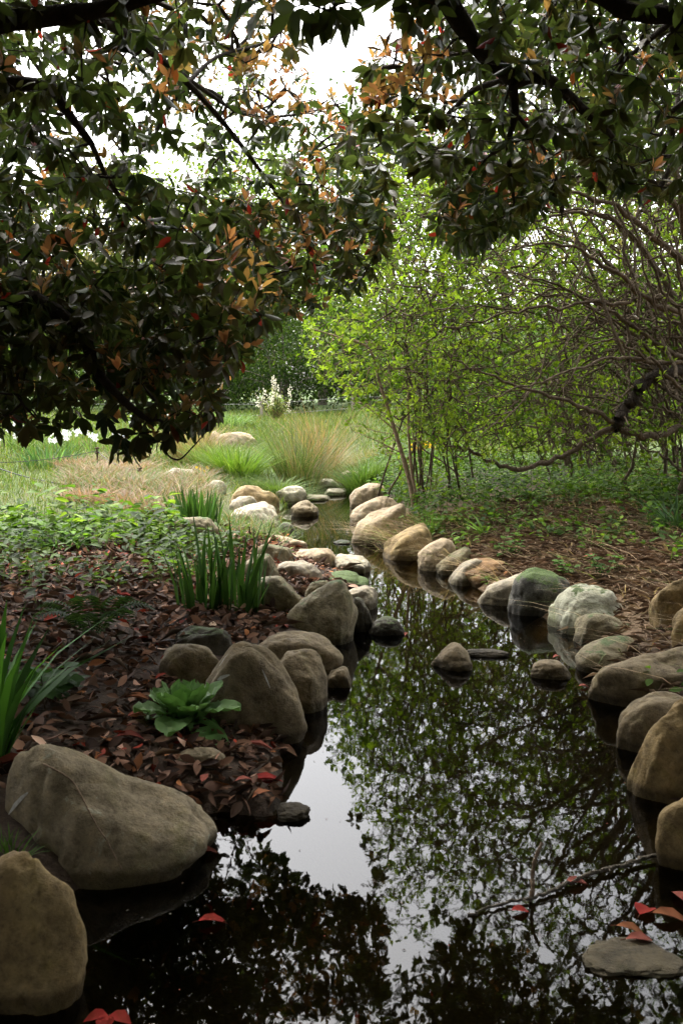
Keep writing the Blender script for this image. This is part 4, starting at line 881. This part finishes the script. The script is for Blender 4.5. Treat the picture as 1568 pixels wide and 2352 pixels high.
for i, (a_, b_, h_, w_, lb) in enumerate([(300, 1085, 45, 110, "reddish straw tuft between the two rusty stakes"), (235, 1098, 50, 100, "reddish straw tuft at the foot of the tall rusty stake"), (175, 1078, 45, 80, "reddish straw tuft left of the tall rusty stake"),
    (325, 1125, 35, 90, "reddish straw tuft in front of the short rusty stake"), (280, 1160, 50, 150, "pale straw tuft at the edge of the ground cover"), (200, 1150, 45, 110, "pale straw tuft on the lawn edge"), (350, 1175, 45, 120, "pale straw tuft behind the smooth olive boulder"), (420, 1110, 40, 100, "pale straw tuft in front of the flat pale stone")]):
    clump('straw_tuft', lb, a_, b_, h_, w_, 420, RD, [3, 3, 2], .01, (.3, 1.5), (.1, .9), "grass tuft", "dry grass tufts", spread=.8)
IR = [(.035, .085, .016), (.05, .11, .02), (.025, .06, .014)]
clump('iris', "clump of green sword leaves by the smooth olive boulder", 448, 1212, 108, 150, 90, IR, [4, 4, 2], .03, (0, .25), (0, .22), "plant", "sword leaved clumps", (.6, 1.), spread=.75)
clump('iris', "tall dark sword leaved clump growing from the leaf litter", 540, 1400, 240, 150, 44, IR, [4, 4, 3], .03, (0, .4), (0, .2), "plant", "sword leaved clumps", (.35, 1.03), spread=.9)
clump('iris', "shorter sword leaved clump adjoining the tall one on its left", 458, 1396, 185, 110, 40, IR, [4, 4, 3], .028, (0, .3), (0, .14), "plant", "sword leaved clumps", (.4, 1.05), spread=1.)
clump('iris', "small sword leaved tuft against the dull olive boulder", 575, 1405, 95, 60, 16, IR, [4, 4, 3], .02, (0, .3), (0, .3), "plant", "sword leaved clumps", (.5, 1.), spread=.6)
clump('iris', "broad bladed green clump at the left edge in front", -35, 1745, 400, 300, 36, [(.04, .12, .016), (.055, .15, .02), (.03, .08, .014)], [4, 3, 2], .045, (.05, .7), (.0, .45), "plant", "sword leaved clumps", (.55, 1.05), spread=.35)
clump('daffodil_leaves', "strappy leaf clump in the left ground cover", 130, 1260, 80, 170, 60, [(.05, .11, .03), (.07, .14, .035)], [3, 2], .022, (.5, 2.), (.1, .7), "plant", "sword leaved clumps", spread=.6)
clump('iris', "sword leaves beside the white flowers at left", 110, 1075, 70, 150, 130, [(.05, .11, .035), (.07, .14, .04)], [3, 2], .022, (.1, .8), (0, .35), "plant", "sword leaved clumps", spread=.8)
clump('iris', "dark strappy plant at the right edge above the litter", 1555, 1215, 100, 150, 80, [(.035, .075, .02), (.05, .1, .03)], [3, 2], .022, (.2, 1.3), (0, .5), "plant", "sword leaved clumps", spread=.7)
clump('iris', "sword leaves among the yellow flowers under the shrub", 1010, 1066, 50, 130, 120, [(.07, .14, .03), (.1, .18, .04)], [3, 2], .018, (.1, .8), (0, .35), "plant", "sword leaved clumps", spread=.9)
clump('lily_shoot', "single pale green shoot on the right straw", 1110, 1232, 70, 60, 12, [(.15, .26, .04)], [1], .03, (.6, 1.5), (.1, .5), "plant", None, spread=.15)
clump('grass_clump', "thin green grass tuft above the pale olive boulder", 985, 1225, 65, 60, 70, [(.1, .19, .03)], [1], .007, (.1, .7), (0, .3), "grass clump", "grass clumps", spread=.6)
clump('grass_clump', "small green grass tuft in the leaf litter by the iris", 440, 1320, 40, 110, 160, [(.09, .17, .025)], [1], .006, (.3, 1.), (0, .6), "grass clump", "grass clumps", spread=.9)
clump('grass_clump', "small green grass tuft beside the huge tan boulder", 25, 1965, 60, 80, 60, [(.07, .15, .02)], [1], .006, (.3, 1.2), (0, .6), "grass clump", "grass clumps", spread=.9)

# rosette of crinkled leaves by the peaked boulder
M['rosette'] = leaf_mat("rosette_leaf", .55, .2, .3, (1.1, 1.3, .8))
b = at_ground(425, 1668); ro = empty("rosette_plant", b, "rosette of crinkled oval green leaves beside the peaked boulder", "plant")
for i in range(22):
    t = i/21; az = i*2.4; el = 1.35*(1-t)**.8+.12-.2*(t > .85); L = (.17+.10*t)*rng.uniform(.9, 1.1); hw = L*.29
    nu, nv = 12, 8; V = []
    for u in np.linspace(0, 1, nu):
        wv = math.sqrt(max(.02, 1-((u-.62)/.385)**2)) if u > .62 else .22+.78*math.sin(u/.62*1.5708)**1.3
        for v in np.linspace(-1, 1, nv):
            zz = .22*hw*abs(v)+.011*math.sin(u*40+abs(v)*6)*(1-.2*abs(v))+.008*math.sin(v*9+u*26)*abs(v)
            an = el-.9*u*u*(.4+.6*t)
            rr = L*u; V.append((rr*math.cos(el-.5*u*t)+0, hw*wv*v, rr*math.sin(el-.45*u*(.4+t))+zz))
    V = np.array(V); ca, sa = math.cos(az), math.sin(az)
    V = np.stack([V[:, 0]*ca-V[:, 1]*sa, V[:, 0]*sa+V[:, 1]*ca, V[:, 2]+.015], 1)+np.array([.012*ca, .012*sa, 0])
    q = [[k*nv+j, (k+1)*nv+j, (k+1)*nv+j+1, k*nv+j+1] for k in range(nu-1) for j in range(nv-1)]
    cc = np.array([(.13, .24, .065)])*rng.uniform(.75, 1.25); cc = np.repeat(cc, len(V), 0); cc[np.tile(np.arange(nv), nu) == nv//2] *= 1.25
    mesh_np('leaf', V, [np.array(q)], M['rosette'], cc, True, ro)
# broad leaved weeds: stem with paired leaves
def weed_plant(label, px, py, hpx, nst, L, cols, name="weed", loc=None):
    b = at_ground(px, py) if loc is None else loc; dist = math.hypot(b[1], 1.4); H = hpx/F*dist
    r_ = empty(name, b, label, "plant", "leafy weeds"); mb = MB(); st = MB(); c0 = np.array(cols)
    for i in range(nst):
        a = rng.uniform(0, 6.28); o = np.array([rng.normal(0, .04), rng.normal(0, .03), 0]); tipp = o+np.array([math.cos(a)*.12*H/.3, math.sin(a)*.1*H/.3, H*rng.uniform(.7, 1)])
        P = np.array([o, o*.6+tipp*.4+[0, 0, .02], tipp]); V, q = tube(P, [.004, .003, .0015], 5); st.add(V, q)
        k = 9; u = np.linspace(.3, 1, k); pos = o+(tipp-o)*u[:, None]; az = np.arange(k)*2.4+rng.uniform(0, 6)
        d = np.stack([np.cos(az), np.sin(az), rng.uniform(-.2, .4, k)], 1); LL = L*rng.uniform(.6, 1.1, k)
        place_leaves(mb, LB, pos, d, np.array([[0, 0, 1.]])+rng.normal(0, .2, (k, 3)), LL, LL*.34, jitcol(c0, k, .15, .04))
    mesh = st.build('stem', M['twig_bark'], r_); mb.build('foliage', M['soft_leaf'], r_); return r_
weed_plant("broad leaved weed in the shade behind the left front blades", 110, 1620, 120, 4, .1, (.035, .08, .02))
weed_plant("low leafy weed under the left front blades", 150, 1600, 60, 3, .09, (.03, .065, .018))
weed_plant("small bright weed on the stones by the long low flat stone", 650, 1290, 32, 6, .06, (.12, .2, .03))
weed_plant("leafy green weed in the straw on the right bank", 1165, 1285, 55, 5, .07, (.06, .12, .02))
weed_plant("small weed standing in front of the mossy boulder", 1120, 1348, 40, 1, .05, (.1, .18, .03))
weed_plant("leafy green weed near the golden green boulder", 1385, 1330, 60, 5, .07, (.055, .11, .02))
weed_plant("pale maple like seedling under the sapling", 1010, 1165, 45, 2, .1, (.17, .24, .06))
weed_plant("green weed above the lichen boulder", 1290, 1330, 50, 4, .06, (.06, .12, .02))
# fern
b = at_ground(215, 1470); fe = empty("fern", b, "small dark fern in the shaded leaf litter", "plant")
for i in range(7):
    az = i*.9+.2; mb = MB(); k = 16; u = np.linspace(.08, 1, k); L = .3
    P = np.stack([np.cos(az)*L*u, np.sin(az)*L*u, .02+.16*np.sin(u*2.2)], 1); V, q = tube(P, .003*(1.1-u), 4); mb.add(V, q, None, (.04, .06, .02))
    for s_ in (1, -1):
        d = np.stack([np.cos(az+s_*1.25)+0*u, np.sin(az+s_*1.25)+0*u, -.1+0*u], 1); LL = .09*np.sin(u*2.6+.3)*1.0
        place_leaves(mb, LS, P, d, np.repeat([[0, 0, 1.]], k, 0), np.abs(LL)+.01, np.full(k, .009), jitcol((.035, .065, .02), k, .1))
    mb.build('frond', M['soft_leaf'], fe)

# specks of pollen and bud scales on the water
q = np.stack([rng.uniform(-1.2, 1.8, 900), rng.uniform(1.8, 9, 900)], 1); q = q[(sdist(q) < -.03)][:220]; mb = MB(); n_ = len(q); az = rng.uniform(0, 6.28, n_)
place_leaves(mb, LS, np.column_stack([q, np.full(n_, .0015)]), np.stack([np.cos(az), np.sin(az), 0*az], 1), np.tile([[0, 0, 1.]], (n_, 1)), rng.uniform(.005, .013, n_), rng.uniform(.0015, .003, n_), pick([(.2, .18, .13), (.12, .08, .05), (.2, .06, .04)], [3, 3, 1], n_))
tag(mb.build('floating_debris', M['dry_leaf']), "tiny specks of pollen and bud scales on the still water", kind='stuff')
# ------------------------------------------------------------------ flowers
def flowers(name, label, px, py, hpx, wpx, n, col, size, stems=(.09, .15, .03), petals=6, cup=None, cat="flower", group=None):
    b = at_ground(px, py); dist = b[1]; H = hpx/F*dist; Wd = wpx/F*dist
    r_ = empty(name, b, label, cat, group); pos = np.stack([rng.uniform(-.5, .5, n)*Wd, rng.uniform(-.4, .4, n)*Wd, H*rng.uniform(.6, 1.05, n)], 1)
    mb = MB(); k = np.repeat(np.arange(n), petals); az = np.tile(np.arange(petals)*6.283/petals, n)+rng.uniform(0, 6.28, n)[k]
    face = nrm(np.stack([rng.normal(0, .6, n), rng.normal(-.8, .4, n), rng.normal(.4, .4, n)], 1)); ref = nrm(np.cross(face, [[0, 0, 1.]])); bi = np.cross(face, ref)
    d = ref[k]*np.cos(az)[:, None]+bi[k]*np.sin(az)[:, None]+face[k]*.25
    place_leaves(mb, LS, pos[k], d, face[k], np.full(len(k), size), np.full(len(k), size*.38), jitcol(col, len(k), .1, .03))
    mb.build('blossom', M['petal'], r_)
    mb = MB(); g = np.stack([pos[:, 0], pos[:, 1], G(pos[:, 0]+b[0], pos[:, 1]+b[1])-b[2]], 1)
    blades(mb, g, pos[:, 2]-g[:, 2], np.full(n, .012), rng.uniform(0, 6, n), np.zeros(n), np.zeros(n), jitcol(stems, n))
    g2 = np.repeat(g, 3, 0); blades(mb, g2+rng.normal(0, .05, g2.shape)*[1, 1, 0], np.full(3*n, H*.8), np.full(3*n, .018), rng.uniform(0, 6, 3*n), rng.uniform(0, .4, 3*n), rng.uniform(.1, .8, 3*n), jitcol(stems, 3*n))
    mb.build('foliage', M['blade'], r_); return r_
WH = (.8, .8, .74)
flowers('white_flowers', "patch of white flowers low at the left edge under the evergreen", 60, 1045, 70, 240, 42, WH, .07)
flowers('white_flowers', "smaller patch of white flowers right of the left edge patch", 215, 1050, 65, 160, 20, WH, .07)
flowers('white_flowers', "white flowers showing through the evergreen spray at centre left", 330, 1010, 60, 120, 12, WH, .07)
flowers('yellow_flowers', "yellow flowers under the arching shrub beside the sapling", 975, 1062, 42, 70, 30, (.75, .5, .02), .05)
flowers('yellow_flowers', "few yellow flowers beside the flat pale stone", 445, 1102, 30, 60, 6, (.7, .48, .02), .028)
# cream flowering shrub by the fence
b = at_y(632, 945, 30.); b[2] = gz(b[0], b[1]); fs = empty("flowering_shrub", b, "small shrub with upright cream white flower spikes by the fence post", "shrub")
mbs, mbl, mbf = MB(), MB(), MB()
for i in range(24):
    a = rng.uniform(0, 6.28); r_ = rng.uniform(0, .6); h_ = rng.uniform(.5, 1.25)
    tp = np.array([math.cos(a)*r_, math.sin(a)*r_, h_]); V, q = tube(np.array([tp*[.15, .15, 0], tp*[.6, .6, .5], tp]), [.012, .009, .005], 5); mbs.add(V, q)
    k = 26; u = rng.uniform(.35, .8, k); pos = tp*u[:, None]+rng.normal(0, .05, (k, 3)); place_leaves(mbl, LS, pos, rng.normal(0, 1, (k, 3)), rng.normal(0, .4, (k, 3))+[0, 0, 1], np.full(k, .09), np.full(k, .025), jitcol((.17, .2, .07), k))
    if i < 12:
        k = 26; pos = tp+np.stack([rng.normal(0, .03, k), rng.normal(0, .03, k), rng.uniform(-.26, .16, k)], 1); place_leaves(mbf, LS, pos, rng.normal(0, 1, (k, 3)), rng.normal(0, 1, (k, 3)), np.full(k, .06), np.full(k, .02), jitcol((.75, .7, .55), k, .1, .02))
mbs.build('stem', M['twig_bark'], fs); mbl.build('foliage', M['soft_leaf'], fs); mbf.build('blossom', M['petal'], fs)

# ------------------------------------------------------------------ fence, stakes, rope
fy = 31.; fb = np.array([pxx(600, fy), fy, gz(pxx(600, fy), fy)])
fn = empty("wire_fence", fb, "low post and wire fence along the far lawn", "fence")
prev = []
for px in (-250, -20, 200, 405, 600, 810, 1020, 1240, 1460, 1700):
    x = pxx(px, fy); z = gz(x, fy); bm = bmesh.new(); bmesh.ops.create_cube(bm, size=1)
    for v in bm.verts: v.co = Vector((v.co.x*.09, v.co.y*.09, v.co.z*.62+.25))+Vector((x-fb[0], 0, z-fb[2]))
    bmesh.ops.bevel(bm, geom=bm.edges[:], offset=.012, segments=2, affect='EDGES')
    me = bpy.data.meshes.new('post'); bm.to_mesh(me); bm.free(); me.materials.append(M['post_wood']); o = bpy.data.objects.new('post', me); COL.objects.link(o); o.parent = fn
    prev.append((x-fb[0], z-fb[2]))
for hh in (.12, .46):
    P = np.array([(x, -.05, z+hh) for x, z in prev]); V, q = tube(P, np.full(len(P), .006), 5); mesh_np('wire', V, [q], M['wire'], parent=fn)
def stake(label, px, py, topy):
    b = at_ground(px, py); H = (py-topy)/F*b[1]*1.02; r_ = empty("iron_stake", b, label, "stake", "rusty stakes holding the rope")
    mb = MB(); k = 24; V, q = tube(np.stack([np.zeros(k), np.zeros(k), np.linspace(-.05, H, k)], 1), .014+.0015*np.sin(np.arange(k)*2.5), 8); mb.add(V, q); mb.build('shaft', M['rust'], r_)
    for zz in (H, H*.8):
        V, q = tube(np.array([(0, 0, zz-.012), (0, 0, zz-.01), (0, 0, zz+.01), (0, 0, zz+.012)]), [.001, .034, .034, .001], 10); mesh_np('collar', V, [q], M['rust'], parent=r_)
    return b+np.array([0, 0, H*.88])
s1 = stake("taller rusty iron stake on the lawn edge", 225, 1082, 1030)
s2 = stake("shorter rusty iron stake near the flat pale stone", 322, 1106, 1076)
s3 = stake("rusty iron stake beyond the left edge of the view", -160, 1100, 1050)
def sag(a, b_, k=12, s_=.12):
    t = np.linspace(0, 1, k)[:, None]; P = a+(b_-a)*t; P[:, 2] -= (4*t*(1-t))[:, 0]*s_; return P
lo = at_ground(222, 1122)+np.array([0, 0, .03]); l0 = at_ground(-60, 1090)+np.array([0, 0, .25])
V, q = tube(np.vstack([sag(s3, l0, 6, .02), sag(l0, lo, 12, .1)[1:]]), np.full(17, .009), 6); tag(mesh_np('rope', V, [q], M['rope']), "dark rope sagging low across the lawn from the left edge", "rope")
P = np.vstack([sag(s3, s1, 12, .1), sag(s1, s2, 8, .08)[1:]]); V, q = tube(P, np.full(len(P), .005), 5); tag(mesh_np('rope', V, [q], M['rope']), "thin dark line strung between the tops of the rusty stakes", "rope")

# ------------------------------------------------------------------ single fallen leaves, sticks
LV, LQ, LT = leaf_big(.55, .5)
def fallen(label, px, py, lpx, col, az, tilt=.15, water=True, wr=.24, group=None, roll=0., n=1):
    b = at_z(px, py, .006) if water else at_ground(px, py)+np.array([0, 0, .035]); dist = np.linalg.norm(b-[0, 0, CAM_H]); L = lpx/F*dist*.98
    mb = MB()
    for i in range(n):
        a = az+i*1.35; d = np.array([[math.cos(a), math.sin(a), tilt]]); nor = np.array([[math.sin(roll)*-math.sin(a), math.sin(roll)*math.cos(a), math.cos(roll)]])
        V, Q, T = LV, LQ, LT; dd = nrm(d); nn = nrm(nor-dd*np.sum(nor*dd)); bb = np.cross(nn, dd)
        off = (b-dd[0]*L/2) if n == 1 else b
        X = off+V[:, :1]*L*dd+V[:, 1:2]*L*wr*bb+V[:, 2:3]*L*.6*nn+np.array([0, 0, .1*L])
        mb.add(X, Q, T, np.clip(np.array(col)*np.array([1.25, 1.0, .8, .75, 1.0, .7, 1.0, .6, 1.1, .85, .65])[:, None]+np.array([0, .012, .0])*rng.uniform(0, 1, (11, 1)), 0, 1))
        st = np.array([off-dd[0]*L*.18+np.array([0, 0, .08*L]), off+np.array([0, 0, .1*L])]); Vt, qt = tube(st, [.0012, .0018], 4); mb.add(Vt, qt, None, (.15, .05, .03))
    o = mb.build('fallen_leaf', M['dry_leaf'], None, b); tag(o, label, "leaf", group or "fallen leaves lying singly"); return o
PK = (.36, .1, .075); RE = (.3, .02, .017); OR = (.34, .12, .055); BR = (.13, .055, .03); DR = (.13, .016, .013)
fallen("large bright red leaf cluster floating at the bottom edge", 250, 2338, 50, RE, 3.3, .12, n=3, wr=.38)
fallen("curled pink leaf floating beside the golden corner boulder", 170, 2242, 44, PK, 1.3, .3, wr=.3)
fallen("brown leaf in the water below the golden corner boulder", 135, 2280, 55, BR, .5, .05)
fallen("red leaf floating right of the huge tan boulder", 478, 1958, 58, DR, .35, .03)
fallen("red leaf floating low in the dark reflection at left", 490, 2116, 66, RE, .25, .03)
fallen("pinkish red leaf caught on the floating stick", 1325, 2028, 58, PK, .2, .05)
fallen("small red leaf floating below the upright twig", 1195, 2092, 42, RE, .1, .05, wr=.34)
fallen("broad shiny red leaf floating near the right edge", 1480, 2090, 58, RE, .9, .12, wr=.4)
fallen("long orange leaf right of the shiny red leaf", 1540, 2108, 80, OR, -.25, .05)
fallen("orange leaf above the muddy stone", 1448, 2136, 62, OR, -.3, .04)
fallen("pink leaf touching the top of the muddy stone", 1472, 2160, 68, PK, .1, .04)
fallen("curled pink leaf at the right edge of the water", 1562, 2062, 55, PK, 1.9, .3)
fallen("small pink leaf on the tip of the dark mossy stone", 932, 1456, 18, PK, 1.2, .4)
fallen("pink leaf at the waterline of the flat brown slab", 1340, 1576, 26, PK, .2, .1)
fallen("pink leaf against the long smooth oval boulder", 1278, 1508, 24, PK, .6, .2)
fallen("brown leaf floating behind the lone whitish stone", 885, 1250, 22, BR, .2, .1)
fallen("bright red leaf on the litter left of the iris", 290, 1381, 36, RE, .1, .1, False)
fallen("dark red leaf below the leaf rosette", 298, 1712, 60, DR, .15, .15, False, .3)
fallen("red leaf by the foot of the egg shaped boulder", 640, 1402, 32, RE, .05, .1, False, .2)
fallen("red leaf at the waterline by the small reddish stone", 742, 1546, 20, RE, .7, .2)
fallen("red leaf at the tip of the leafy spit", 612, 1812, 72, RE, .25, .15, False)
fallen("reddish brown leaf on the leafy spit by the water", 600, 1845, 52, OR, .7, .3, False)
fallen("pink leaf on the leafy spit", 560, 1812, 40, PK, .4, .2, False)
fallen("long pale red leaf below the peaked boulder", 595, 1732, 62, PK, .05, .05, False, .15)
fallen("dark brown leaf at the water below the peaked boulder", 655, 1742, 60, BR, -.5, .1, False)
fallen("orange brown leaf left of the leaf rosette", 318, 1622, 60, OR, .1, .1, False)
fallen("pink leaf left of the leaf rosette", 310, 1660, 34, PK, .6, .25, False)
fallen("pinkish leaf standing on edge beside the huge boulder", 470, 1808, 28, PK, 1.2, .7, False, .35)
fallen("dark red leaf on the litter behind the fern", 208, 1418, 40, DR, .4, .2, False)
fallen("pale pink leaf on the right bank above the lichen boulder", 1360, 1290, 40, PK, .2, .1, False)
fallen("dark red leaves fallen in the left edge shade", 30, 1775, 95, DR, .5, .3, False)
def surf(px, py, o, lift=.002):
    mw = o.matrix_basis.inverted(); d = Vector(rays(px, py)); ok, loc, nor, _ = o.ray_cast(mw@Vector((0, 0, CAM_H)), mw.to_3x3()@d)
    return (np.array(o.matrix_basis@(loc+nor*lift)), np.array(nor)) if ok else (None, None)
bpy.context.view_layer.update()
RK = {o['label']: o for o in COL.objects if o.get('category') == 'rock'}
big = RK["huge smooth tan boulder at lower left with a dry stem across it"]; pk_ = RK["tall peaked boulder with white streaks behind the leaf rosette"]
P = [surf(x, y, big, .004)[0] for x, y in [(100, 1755), (130, 1770), (165, 1795), (188, 1830), (205, 1865), (225, 1900), (245, 1930), (262, 1962), (280, 1995)]]; P = np.array([q for q in P if q is not None])
if len(P) > 3:
    P = smooth_path(P, 5); V, q = tube(P, .0032*np.linspace(1, .6, len(P))*(1+.2*np.sin(np.arange(len(P))*2.)), 6); tag(mesh_np('dry_stem', V, [q], M['sapling_bark']), "thin dry stem lying over the huge tan boulder", "stem")
M['dropping'] = plain("dropping_white", (.42, .40, .34), .9)
def streak(o, pts, w):
    ps = [surf(x, y, o, .0025) for x, y in pts]; ps = [q for q in ps if q[0] is not None]
    if len(ps) < 3: return
    C = np.array([q[0] for q in ps]); N_ = np.array([q[1] for q in ps]); T_ = nrm(np.gradient(C, axis=0)); S = np.cross(N_, T_); k = len(C)
    ww = w*np.array([.25, 1, .8, .3, .6, .2][:k]+[.3]*max(0, k-6))[:, None]; V = np.concatenate([C-S*ww, C+S*ww]); q = [[i, i+1, k+i+1, k+i] for i in range(k-1)]
    mesh_np('white_streak', V-np.array(o.location), [np.array(q)], M['dropping'], parent=o)
streak(pk_, [(508, 1500), (520, 1494), (535, 1490), (547, 1492)], .008)
streak(pk_, [(505, 1530), (512, 1520), (518, 1510), (524, 1504)], .005)
streak(pk_, [(500, 1562), (508, 1557), (518, 1553), (528, 1550)], .008)
streak(pk_, [(602, 1538), (608, 1552), (614, 1566), (620, 1580)], .004)
streak(big, [(22, 1870), (36, 1850), (52, 1832), (66, 1820)], .008)
# floating stick and the twig standing in the pool
P = smooth_path([at_z(1080, 2100, .004), at_z(1140, 2078, .008), at_z(1215, 2062, .01), at_z(1275, 2042, .01), at_z(1335, 2014, .012), at_z(1420, 1990, .014), at_z(1500, 1964, .016)], 8); k = len(P)
P = P+rng.normal(0, .004, P.shape)*[1, 1, .4]
st_ = empty("floating_stick", P[0], "long grey lichened stick floating across the pool", "stick")
V, q = tube(P-P[0], .003+.0045*np.linspace(.2, 1, k)*(1+.35*np.sin(np.arange(k)*1.7)), 8); mesh_np('stem', V, [q], M['grey_wood'], parent=st_)
for i in (14, 22, 30, 38, 43):
    a = P[i]-P[0]; e_ = a+np.array([rng.uniform(-.04, .06), rng.uniform(-.05, .05), rng.uniform(.0, .02)]); V, q = tube(np.array([a, e_]), [.003, .001], 5); mesh_np('side_twig', V, [q], M['grey_wood'], parent=st_)
b = at_z(1212, 2085, -.02); P = smooth_path([b, at_y(1222, 2045, b[1]+.01), at_y(1222, 2010, b[1]+.03), at_y(1228, 1975, b[1]+.03), at_y(1244, 1935, b[1]+.04)], 5)
V, q = tube(P, np.linspace(.0075, .005, len(P))*(1+.25*np.sin(np.arange(len(P))*1.9)), 6); tag(mesh_np('twig', V, [q], M['sapling_bark']), "tan twig standing upright out of the pool", "twig")
for lb, L_, r_ in [("fallen branch lying on the right bank under the shrub", [(1300, 1150), (1400, 1120), (1500, 1085), (1600, 1050)], .012), ("short dead branch on the ground beside the sapling", [(985, 1140), (1010, 1135), (1050, 1138)], .012),
                   ("thin dry stem across the left leaf litter", [(190, 1745), (240, 1715), (300, 1690), (350, 1680)], .003), ("dry stalk leaning in the litter by the iris", [(530, 1400), (570, 1425), (620, 1445)], .004)]:
    P = smooth_path([at_ground(*q_)+np.array([0, 0, .03]) for q_ in L_], 5); V, q = tube(P, np.linspace(r_, r_*.5, len(P)), 6); tag(mesh_np('fallen_branch' if 'branch' in lb else 'dry_stem', V, [q], M['brown_bark']), lb, "branch" if 'branch' in lb else "stem")
